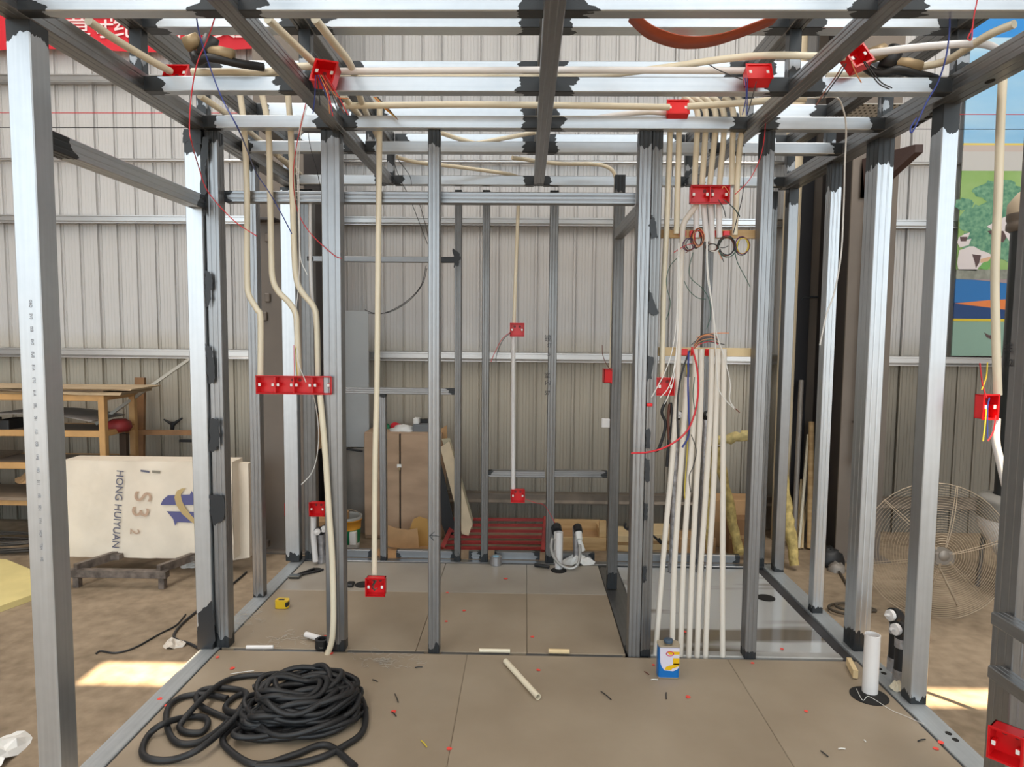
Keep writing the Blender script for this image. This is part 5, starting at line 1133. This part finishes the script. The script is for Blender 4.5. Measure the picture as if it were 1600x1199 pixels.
# bucket
q = PZ(543, 857, GZ); bk = empty('paint_bucket', q, 'green, yellow and white plastic bucket left of cabinet', 'bucket'); bh = PY(543, 806, q.y).z-GZ
f_ = lambda t_: 0.085+0.018*t_
MB().lathe([(0, 0), (f_(0), 0), (f_(.2), bh*.2)], q).build('white_base', WHITE, bk)
MB().lathe([(f_(.2), bh*.2), (f_(.62), bh*.62)], q).build('green_band', GREEN, bk)
MB().lathe([(f_(.62), bh*.62), (f_(.88), bh*.88), (f_(.9)+.006, bh*.88), (f_(.9)+.006, bh*.92)], q).build('yellow_band', ORG, bk)
MB().lathe([(f_(.9)+.006, bh*.92), (f_(1)+.004, bh), (f_(1)-.004, bh), (f_(.9)-.006, bh*.9), (f_(.5)-.006, bh*.5), (0, bh*.5)], q).build('rim', mat('rim_grey', (0.30, 0.30, 0.28), 0.5), bk)
MB().box((q.x+0.04, q.y-0.098, q.z+bh*.22), (q.x+0.085, q.y-0.055, q.z+bh*.6), 0.001).build('label_patch', WHITE, bk)
MB().tube([(q.x+0.105*math.cos(a_/10), q.y-0.02, q.z+bh+0.05*math.sin(a_/10)) for a_ in range(0, 32)], 0.002, 5).build('handle', WIREG, bk)
# crumpled cardboard in front of the cabinet
def foldcard(label, pts, mt=CARD, th=0.004, n_=(0, 1, 0)):
    o = MB().poly(pts, th, n_).build('cardboard_flap', mt, None, origin=pts[0]); return tag(o, label, 'cardboard')
foldcard('bent cardboard flap on floor in front of cabinet, left one', [PY(a, b, 4.78) for a, b in ((601, 820), (618, 826), (638, 829), (652, 826), (655, 857), (630, 858), (607, 855), (603, 845))][::-1])
foldcard('bent cardboard flap in front of cabinet, right one', [PY(a, b, 4.88) for a, b in ((646, 812), (655, 808), (668, 812), (672, 855), (645, 857), (640, 828))][::-1], mat('cardboard_orange', (0.48, 0.27, 0.08), 0.8))
foldcard('flat cardboard sheet on the floor before the cabinet', [PZ(a, b, GZ+0.002) for a, b in ((575, 860), (690, 853), (705, 868), (600, 875))], th=0.003, n_=(0, 0, 1))
# leaning panels right of cabinet
def slab(label, pts, Y, th, mt, name='panel', cat='panel', dy=None):
    q = [PY(a, b, Y if dy is None else Y+dy*(1-(i in (0, 1)))) for i, (a, b) in enumerate(pts)]
    return tag(MB().poly(q[::-1], th, (0, 1, 0)).build(name, mt, None, origin=q[2]), label, cat)
slab('cream insulation panel leaning right of the cabinet, front one', [(688, 700), (702, 690), (738, 820), (732, 838), (722, 835)], 4.92, 0.02, mat('cream_panel', (0.62, 0.50, 0.34), 0.6, var=0.1))
slab('second cream panel leaning behind the front one', [(690, 687), (703, 686), (739, 812), (738, 828)], 4.97, 0.02, mat('cream_panel_dark', (0.45, 0.40, 0.28), 0.6, var=0.1))
slab('black panel leaning at the left of the cream ones', [(686, 715), (694, 745), (712, 830), (700, 845), (690, 820)], 5.0, 0.015, BLACK)
slab('brown board piece sticking up behind the cream panels', [(688, 672), (698, 665), (699, 690), (690, 700)], 5.1, 0.012, CARD)
# red slatted grille frame
gr = empty('red_grille', PZ(780, 860, GZ), 'dark red steel slatted grille leaning behind the pod', 'grille')
REDM = mat('red_oxide', (0.30, 0.035, 0.03), 0.5, var=0.2)
gx = lambda x_, t_: x_
for i in range(6):
    ya = 812+i*9.0; Yd = 5.12-0.055*i
    a, b = PY(712-i*3.5, ya, Yd), PY(850+i*0.0, ya+1, Yd)
    q = bar(None, a, b, 0.016, 0.03, REDM, 'slat'); q.parent = gr; q.location = q.location-gr.location
for (pa, pb) in (((713, 808), (690, 858)), ((852, 810), (848, 862))):
    q = bar(None, PY(pa[0], pa[1], 5.16), PY(pb[0], pb[1], 4.80), 0.03, 0.03, REDM, 'side_bar'); q.parent = gr; q.location = q.location-gr.location
# timber crate tray and boxes at right rear
t = empty('timber_crate', PZ(900, 862, GZ), 'low open pale timber crate behind the rear valves', 'crate')
a, b = PY(860, 862, 4.85), PY(943, 842, 4.85); zt_ = PY(900, 841, 4.85).z
MB().box((a.x, 4.85, GZ), (b.x+0.02, 4.875, zt_), 0.002).build('front_board', WOOD, t)
MB().box((a.x, 5.25, GZ), (b.x+0.02, 5.275, zt_+0.02), 0.002).build('rear_board', WOOD, t)
MB().box((b.x-0.01, 4.875, GZ), (b.x+0.02, 5.25, zt_), 0.002).build('side_board', WOOD, t)
MB().box((a.x, 4.875, GZ), (a.x+0.02, 5.25, zt_), 0.002).build('side_board', WOOD, t)
MB().box((a.x+0.02, 4.875, GZ), (b.x-0.01, 5.25, GZ+0.03)).build('bottom', CARD, t)
MB().box((b.x-0.03, 4.86, zt_), (b.x+0.02, 4.90, zt_+0.12), 0.002).build('corner_post', WOOD, t)
def carton(label, xa, xb, yt, yb, Y, d_, mt=CARD, name='cardboard_box'):
    a, b = PY(xa, yt, Y), PY(xb, yb, Y); t = empty(name, ((a.x+b.x)/2, Y, b.z), label, 'box'); zb_ = max(GZ, b.z)
    MB().box((a.x, Y, zb_), (b.x, Y+d_, a.z), 0.003).build('carton', mt, t)
    MB().box((a.x+0.004, Y-0.0015, (zb_+a.z)/2-0.012), (b.x-0.004, Y, (zb_+a.z)/2+0.012)).build('tape_strip', mat('parcel_tape', (0.36, 0.22, 0.10), 0.35) if 'parcel_tape' not in bpy.data.materials else bpy.data.materials['parcel_tape'], t)
    return t
carton('flat pale carton behind the shower side post, lower one', 957, 985, 838, 870, 4.85, 0.25, WOODP)
carton('pale carton lying between door posts and conduits', 1015, 1060, 836, 868, 4.88, 0.3, WOODP)
carton('brown carton with shaded front at right of the conduits', 1117, 1190, 782, 862, 4.98, 0.22)
carton('smaller carton standing in front of the brown one', 1140, 1180, 812, 868, 4.8, 0.12, mat('cardboard_dark', (0.22, 0.115, 0.05), 0.8))
carton('low carton on floor behind the shower tray', 1062, 1118, 842, 872, 4.8, 0.2, CARD)
# foam-covered A-frame
t = empty('foam_trestle', PZ(1150, 870, GZ), 'timber frame crusted with yellow spray foam behind the shower', 'frame')
def crust(p1, p2, r, par, nm='limb', mt=SPRAY, seedv=1):
    rnd = random.Random(seedv); p1, p2 = Vector(p1), Vector(p2); n_ = 14
    MB().tube([p1.lerp(p2, i/n_)+Vector((rnd.uniform(-.006, .006), 0, rnd.uniform(-.006, .006))) for i in range(n_+1)], [r*rnd.uniform(0.82, 1.15) for i in range(n_+1)], 9).build(nm, mt, par)
crust(PY(1105, 692, 4.7), PY(1185, 678, 4.7), 0.035, t, 'top_limb', mat('spray_foam_pale', (0.62, 0.50, 0.22), 0.85, var=0.2, scale=25, bump=0.8))
crust(PY(1120, 700, 4.72), PY(1155, 865, 4.72), 0.032, t, seedv=2)
crust(PY(1110, 700, 4.74), PY(1104, 860, 4.74), 0.012, t, seedv=3)
crust(PY(1152, 862, 4.7), PY(1180, 858, 4.7), 0.022, t, seedv=4)
crust(PY(1222, 745, 4.75), Vector((PY(1243, 868, 4.5).x, 4.5, GZ+0.036)), 0.036, empty('foam_prop', PZ(1243, 870, GZ), 'foam-crusted timber prop leaning beside the right rear post', 'prop'), 'limb', SPRAY, 5)
# hooked tool and cords near door post
wire('black cord with hooks tangled on boxes behind the door posts', [(CK, W(4.75, (978, 818), (976, 824), (981, 828), (985, 822), (1000, 830), (1020, 838), (1033, 850), (1030, 842)))], r=0.008, name='cord', cat='cord')
wire('black cable loops hanging behind the red box', [(CK, W(4.1, (1040, 628), (1034, 645), (1040, 665), (1030, 700), (1020, 708))), (CK, W(4.1, (1048, 630), (1050, 660), (1045, 690), (1042, 730))), (CBR, W(4.1, (1046, 632), (1044, 660), (1046, 700)))], r=0.009)
# dark panel painting the column's shade, leaning lengths, drain pipe and small tap
q0, q1 = PY(1240, 262, 5.38), PY(1318, 880, 5.38)
t = empty('shade_panel', (2.11, 5.3, GZ), kind='structure')
MB().box((2.04, 5.30, GZ), (2.18, 5.335, q0.z+0.3), 0.004).build('shade_face', mat('near_black', (0.014, 0.012, 0.015), 0.5), t)
p = PY(1262, 466, 5.32); MB().tube([PY(1252, 470, 5.3), PY(1255, 465, 5.3), PY(1278, 465, 5.3)], 0.008, 6).build('pull_handle', BLACKP, t)
pipe('thick cream drain pipe running down the back wall', [PY(1249, -60, 5.2), PY(1249, 40, 5.2)*1, PY(1249, 40, 5.2).xy.to_3d()+Vector((0, 0, GZ))], 0.062, mat('drain_cream', (0.70, 0.58, 0.40), 0.45), 'drain_pipe', 'pipe', seg=16)
for (xa, ya, xb, yb, r_, mt, lb) in ((1240, 752, 1252, 595, 0.020, SHEET, 'dull steel length leaning before the dark panel'), (1246, 800, 1263, 680, 0.012, PVC, 'cream stick leaning in front of the dark panel, tallest'), (1243, 830, 1252, 750, 0.010, WOODP, 'short pale stick leaning in the corner, left one'), (1250, 840, 1256, 755, 0.010, WOODP, 'short pale stick leaning in the corner, right one'), (1246, 820, 1264, 776, 0.012, WOODP, 'short pale stick leaning at a flat angle'), (1262, 825, 1268, 660, 0.022, WOOD, 'orange timber length leaning at the brown column')):
    a = PZ(xa, yb and 868, GZ); a = Vector((PY(xa, ya, 5.0).x, 4.95, GZ+0.01)); b = PY(xb, yb, 5.2)
    tag(MB().tube([a, b], r_, 8).build('leaning_length', mt, None, origin=a), lb, 'stick')
t = empty('water_pipe', PY(1339, 720, 4.6), 'thin white water pipe with brass tap on the brown column', 'pipe')
MB().tube(catmull([PY(1385, 250, 4.66), PY(1372, 251, 4.66), PY(1367, 258, 4.66), PY(1365, 290, 4.66), PY(1352, 480, 4.66), PY(1342, 655, 4.66)], 5), 0.012, 8).build('riser', PVCW, t)
MB().tube([PY(1342, 655, 4.66), PY(1339, 706, 4.66)], 0.013, 8).build('lower_pipe', GALV2 if False else GIRT, t)
MB().tube([PY(1333, 660, 4.66), PY(1350, 660, 4.66)], 0.009, 8).build('pipe_clip', BLACKP, t)
MB().lathe([(0, -0.04), (0.013, -0.04), (0.018, 0), (0.013, 0.03), (0, 0.03)], PY(1338, 716, 4.65), 12).build('tap_body', BRASS, t)
MB().tube([PY(1334, 728, 4.63), PY(1337, 716, 4.65), PY(1343, 728, 4.63)], 0.008, 7).build('tap_lever', GIRT, t)
t = tag(MB().tube(catmull([PY(1376, 262, 4.67), PY(1372, 330, 4.67), PY(1366, 430, 4.67), PY(1356, 600, 4.67)], 5), 0.010, 8).build('white_tube', PVCW, None, origin=PY(1356, 600, 4.67)), 'second thin white tube beside water pipe on the column', 'pipe')
# ================================================================== right background
# fan guards
def guard(label, px, py, Y, rad, tilt, mt, name='fan_guard'):
    c = PY(px, py, Y); t = empty(name, (c.x, c.y, GZ), label, 'fan guard')
    Rm = Matrix.Rotation(R(tilt), 3, 'X') @ Matrix.Rotation(R(-10), 3, 'Z')
    def pt(r_, a_): d_ = -0.10*(1-(r_/rad)**2); return c+Rm @ Vector((r_*math.cos(a_), d_, r_*math.sin(a_)))
    rings = MB(); nr = 26
    for i in range(nr):
        r_ = rad*(0.14+0.86*i/(nr-1)); rings.tube([pt(r_, 2*math.pi*j/40) for j in range(41)], 0.0013 if i < nr-1 else 0.003, 4, caps=False)
    tag(rings.build('ring_wires', mt, t), kind='stuff')
    for s_ in range(6):
        for o_ in (-0.045, 0.045):
            a_ = 2*math.pi*s_/6+0.25; MB().tube([pt(rad*(0.12+0.88*i/8), a_+o_*(1.2-i/8)) for i in range(9)], 0.0022, 5).build('spoke', mt, t)
    MB().lathe([(0, 0), (0.025, 0.0), (0.03, 0.005), (0.03, 0.01), (0, 0.01)], c+Rm @ Vector((0, -0.10, 0)), 18, Matrix.Rotation(R(90+tilt), 3, 'X')).build('centre_disc', SHEET, t)
    return c, Rm, t
c_, Rm_, ft = guard('large round wire guard of a floor fan at right', 1462, 862, 3.80, 0.385, -4, WIREG)
MB().box((c_.x+0.02, 3.84, c_.z-0.10), (c_.x+0.14, 3.95, c_.z-0.02), 0.01).build('motor_mount', SHEET, ft)
MB().tube([(c_.x-0.1, 3.88, GZ+0.01), (c_.x+0.06, 3.9, c_.z-0.08), (c_.x+0.22, 3.92, GZ+0.01)], 0.009, 7).build('wire_stand', WIREG, ft)
# poster banner
PO = 5.34
pst = empty('poster', PY(1550, 556, PO), 'tall colourful farm poster with blue sky fixed to the back wall', 'poster')
XLp = PY(1500, 300, PO).x
def pz(y_): return PY(1540, y_, PO).z
def prect(y0, y1, mt, off, nm='printed_band', x0=XLp, x1=XLp+1.25):
    MB().box((x0, PO-off, pz(y1)), (x1, PO, pz(y0))).build(nm, mt, pst)
SKYP = mat('print_sky', (0.19, 0.45, 0.72), 0.5, col2=(0.45, 0.63, 0.74), scale=0.9, stretch=(0.6, 1, 2.5))
prect(-120, 62, mat('print_strong_blue', (0.03, 0.24, 0.62), 0.5), 0.010)
prect(60, 226, SKYP, 0.0105)
prect(225, 228, mat('print_yellow', (0.70, 0.55, 0.12), 0.5), 0.0112)
prect(228, 238, mat('print_beige', (0.50, 0.42, 0.38), 0.5), 0.011)
prect(238, 268, mat('print_lightgrey', (0.50, 0.49, 0.47), 0.5), 0.0108)
prect(268, 424, mat('print_green', (0.20, 0.36, 0.09), 0.5, col2=(0.30, 0.45, 0.17), scale=3), 0.010)
def tree_print(cx, cy, rx, rz, off):
    rnd = random.Random(int(cx*7)); q = []
    for i in range(28):
        a_ = 2*math.pi*i/28; s_ = rnd.uniform(0.8, 1.1); p = PY(cx+rx*math.cos(a_)*s_, cy+rz*math.sin(a_)*s_, PO); q.append((p.x, PO-off, p.z))
    MB().poly(q, 0.0006, (0, 1, 0)).build('printed_tree', LEAFP, pst)
LEAFP = mat('print_foliage', (0.06, 0.20, 0.13), 0.6, col2=(0.18, 0.36, 0.22), scale=30)
tree_print(1560, 300, 40, 18, 0.0112); tree_print(1530, 345, 34, 26, 0.0114); tree_print(1560, 330, 36, 20, 0.0116); tree_print(1535, 385, 36, 30, 0.0118); tree_print(1578, 385, 26, 26, 0.0121); tree_print(1505, 320, 16, 10, 0.0119)
def pp(pts, mt, off, nm='printed_shape'): MB().poly([(PY(a, b, PO).x, PO-off, PY(a, b, PO).z) for a, b in pts], 0.0006, (0, 1, 0)).build(nm, mt, pst)
PW_, PB_ = mat('print_white', (0.66, 0.60, 0.60), 0.5), mat('print_brown', (0.09, 0.05, 0.05), 0.5)
pp([(1497, 392), (1504, 390), (1513, 386), (1520, 386), (1530, 392), (1542, 396), (1550, 401), (1540, 408), (1528, 418), (1524, 424), (1496, 423), (1494, 412)], PW_, 0.0135)
pp([(1517, 398), (1531, 400), (1528, 412), (1523, 420), (1521, 410)], PB_, 0.0142)
pp([(1530, 406), (1549, 401), (1542, 409), (1530, 412)], mat('print_peach', (0.62, 0.40, 0.25), 0.5), 0.0145)
pp([(1528, 420), (1533, 412), (1548, 404), (1547, 415), (1540, 423)], mat('print_leaf', (0.15, 0.38, 0.10), 0.5), 0.0142)
pp([(1496, 372), (1505, 367), (1514, 364), (1511, 372), (1506, 376), (1516, 374), (1512, 384), (1498, 388), (1494, 380)], PW_, 0.0135)
pp([(1498, 371), (1510, 371), (1508, 378), (1499, 378)], PB_, 0.0142)
pp([(1540, 355), (1552, 348), (1568, 340), (1590, 338), (1600, 370), (1592, 385), (1575, 378), (1566, 364), (1548, 360)], PW_, 0.0135)
pp([(1552, 360), (1566, 362), (1571, 372), (1565, 380), (1553, 374), (1541, 362)], PB_, 0.0142)
prect(422, 437, mat('print_stone', (0.25, 0.26, 0.22), 0.6, var=0.2, scale=20), 0.0135)
prect(436, 476, mat('print_blue_band', (0.015, 0.15, 0.42), 0.45), 0.012)
pp([(1490, 437), (1700, 437), (1700, 452), (1600, 448), (1560, 442), (1520, 438)], mat('print_mauve', (0.32, 0.25, 0.26), 0.5), 0.0135)
prect(474, 500, mat('print_navy', (0.008, 0.045, 0.16), 0.45), 0.0122)
pp([(1490, 475), (1540, 470), (1600, 467), (1700, 465), (1700, 500), (1600, 489), (1540, 481)], mat('print_orange', (0.70, 0.20, 0.05), 0.5), 0.0135)
prect(499, 503, mat('print_yellow_line', (0.60, 0.45, 0.03), 0.5), 0.0135)
prect(503, 557, mat('print_teal', (0.22, 0.35, 0.28), 0.5), 0.012)
pp([(1536, 520), (1543, 524), (1552, 525), (1558, 528), (1552, 530), (1550, 536), (1545, 530), (1540, 528)], PB_, 0.0135)
# tall dark cylinder machine at far right
q = PY(1603, 600, 4.15); dm = empty('dust_collector', (q.x, q.y, GZ), 'tall dark cylinder with beige cap and white ribbed base at far right', 'machine')
zc_ = lambda y_: PY(1600, y_, 4.15).z-GZ
o3 = (q.x, q.y, GZ)
MB().lathe([(0.125, zc_(785)), (0.125, zc_(358))], o3, 28).build('dark_barrel', mat('barrel_dark', (0.035, 0.04, 0.042), 0.4), dm)
MB().lathe([(0.130, zc_(362)), (0.15, zc_(358)), (0.15, zc_(350)), (0.145, zc_(348)), (0.145, zc_(345)), (0.15, zc_(343)), (0.15, zc_(334))], o3, 28).build('clamp_ring', COLB, dm)
MB().lathe([(0.15, zc_(334)), (0.148, zc_(318)), (0.10, zc_(300)), (0.05, zc_(292)), (0, zc_(290))], o3, 28).build('domed_cap', mat('cap_beige', (0.52, 0.42, 0.30), 0.5), dm)
pr = [(0.13, zc_(775)), (0.19, zc_(778))]
for y_ in (784, 792, 800, 808): pr += [(0.215, zc_(y_)), (0.20, zc_(y_+4))]
MB().lathe(pr, o3, 28).build('ribbed_collar', mat('collar_grey', (0.30, 0.28, 0.25), 0.5), dm)
MB().lathe([(0.20, zc_(812)), (0.205, zc_(826)), (0.10, zc_(870)), (0.06, zc_(880)), (0, zc_(880))], o3, 28).build('white_base', PVCW, dm)
for (dx_, dy_) in ((-0.12, -0.08), (0.12, -0.08), (-0.12, 0.1), (0.12, 0.1)): MB().tube([(q.x+dx_, q.y+dy_, GZ+zc_(822)), (q.x+dx_*1.15, q.y+dy_*1.15, GZ)], 0.014, 8).build('leg', GALV2, dm)
# red banner with slogan on the wall
BN = 5.335; bn = empty('red_banner', PY(200, 60, BN), 'red cloth banner with white characters on wall at upper left', 'banner')
a, b = PY(0, 79, BN), PY(402, 77, BN)
n = 40; vs = []
for i in range(n+1):
    x_ = a.x-1.6+(b.x-a.x+1.6)*i/n; dy = 0.006*math.sin(i*0.9)
    vs += [(x_, BN+dy, a.z+0.012*math.sin(i*0.35)), (x_, BN+dy, a.z+0.42), (x_, BN+dy+0.002, a.z+0.42), (x_, BN+dy+0.002, a.z+0.012*math.sin(i*0.35))]
MB().add(vs, [(4*i+j, 4*i+4+j, 4*i+4+(j+1) % 4, 4*i+(j+1) % 4) for i in range(n) for j in range(4)]).build('cloth', REDF, bn)
BW = mat('banner_white', (0.78, 0.62, 0.62), 0.7)
for ch, px in (('遵', 84), ('章', 121), ('守', 158), ('纪', 196), ('保', 273), ('障', 311), ('安', 350), ('全', 385)):
    q = PY(px, 43, BN-0.02); text(ch, 'lettering', 0.205, facing((q.x, BN-0.012, q.z)), BW, bn, 0.002)
# debris at foot of the right wall
lump('dark dirty bundle at the foot of the brown column', 1300, 835, 4.62, 0.10, 0.08, 0.06, BLACK, 'dirty_bundle', 'bundle', 21, GZ)
lump('small metal scrap heap left of the fan guard', 1308, 862, 4.5, 0.06, 0.05, 0.03, SHEET, 'scrap_heap', 'scrap', 22, GZ)
bar('short wooden wedge standing in the joint by the right channel', PZ(1326, 1034, 0.02), PZ(1337, 1055, 0.02), 0.035, 0.02, WOODP, 'wooden_wedge', 'wedge')
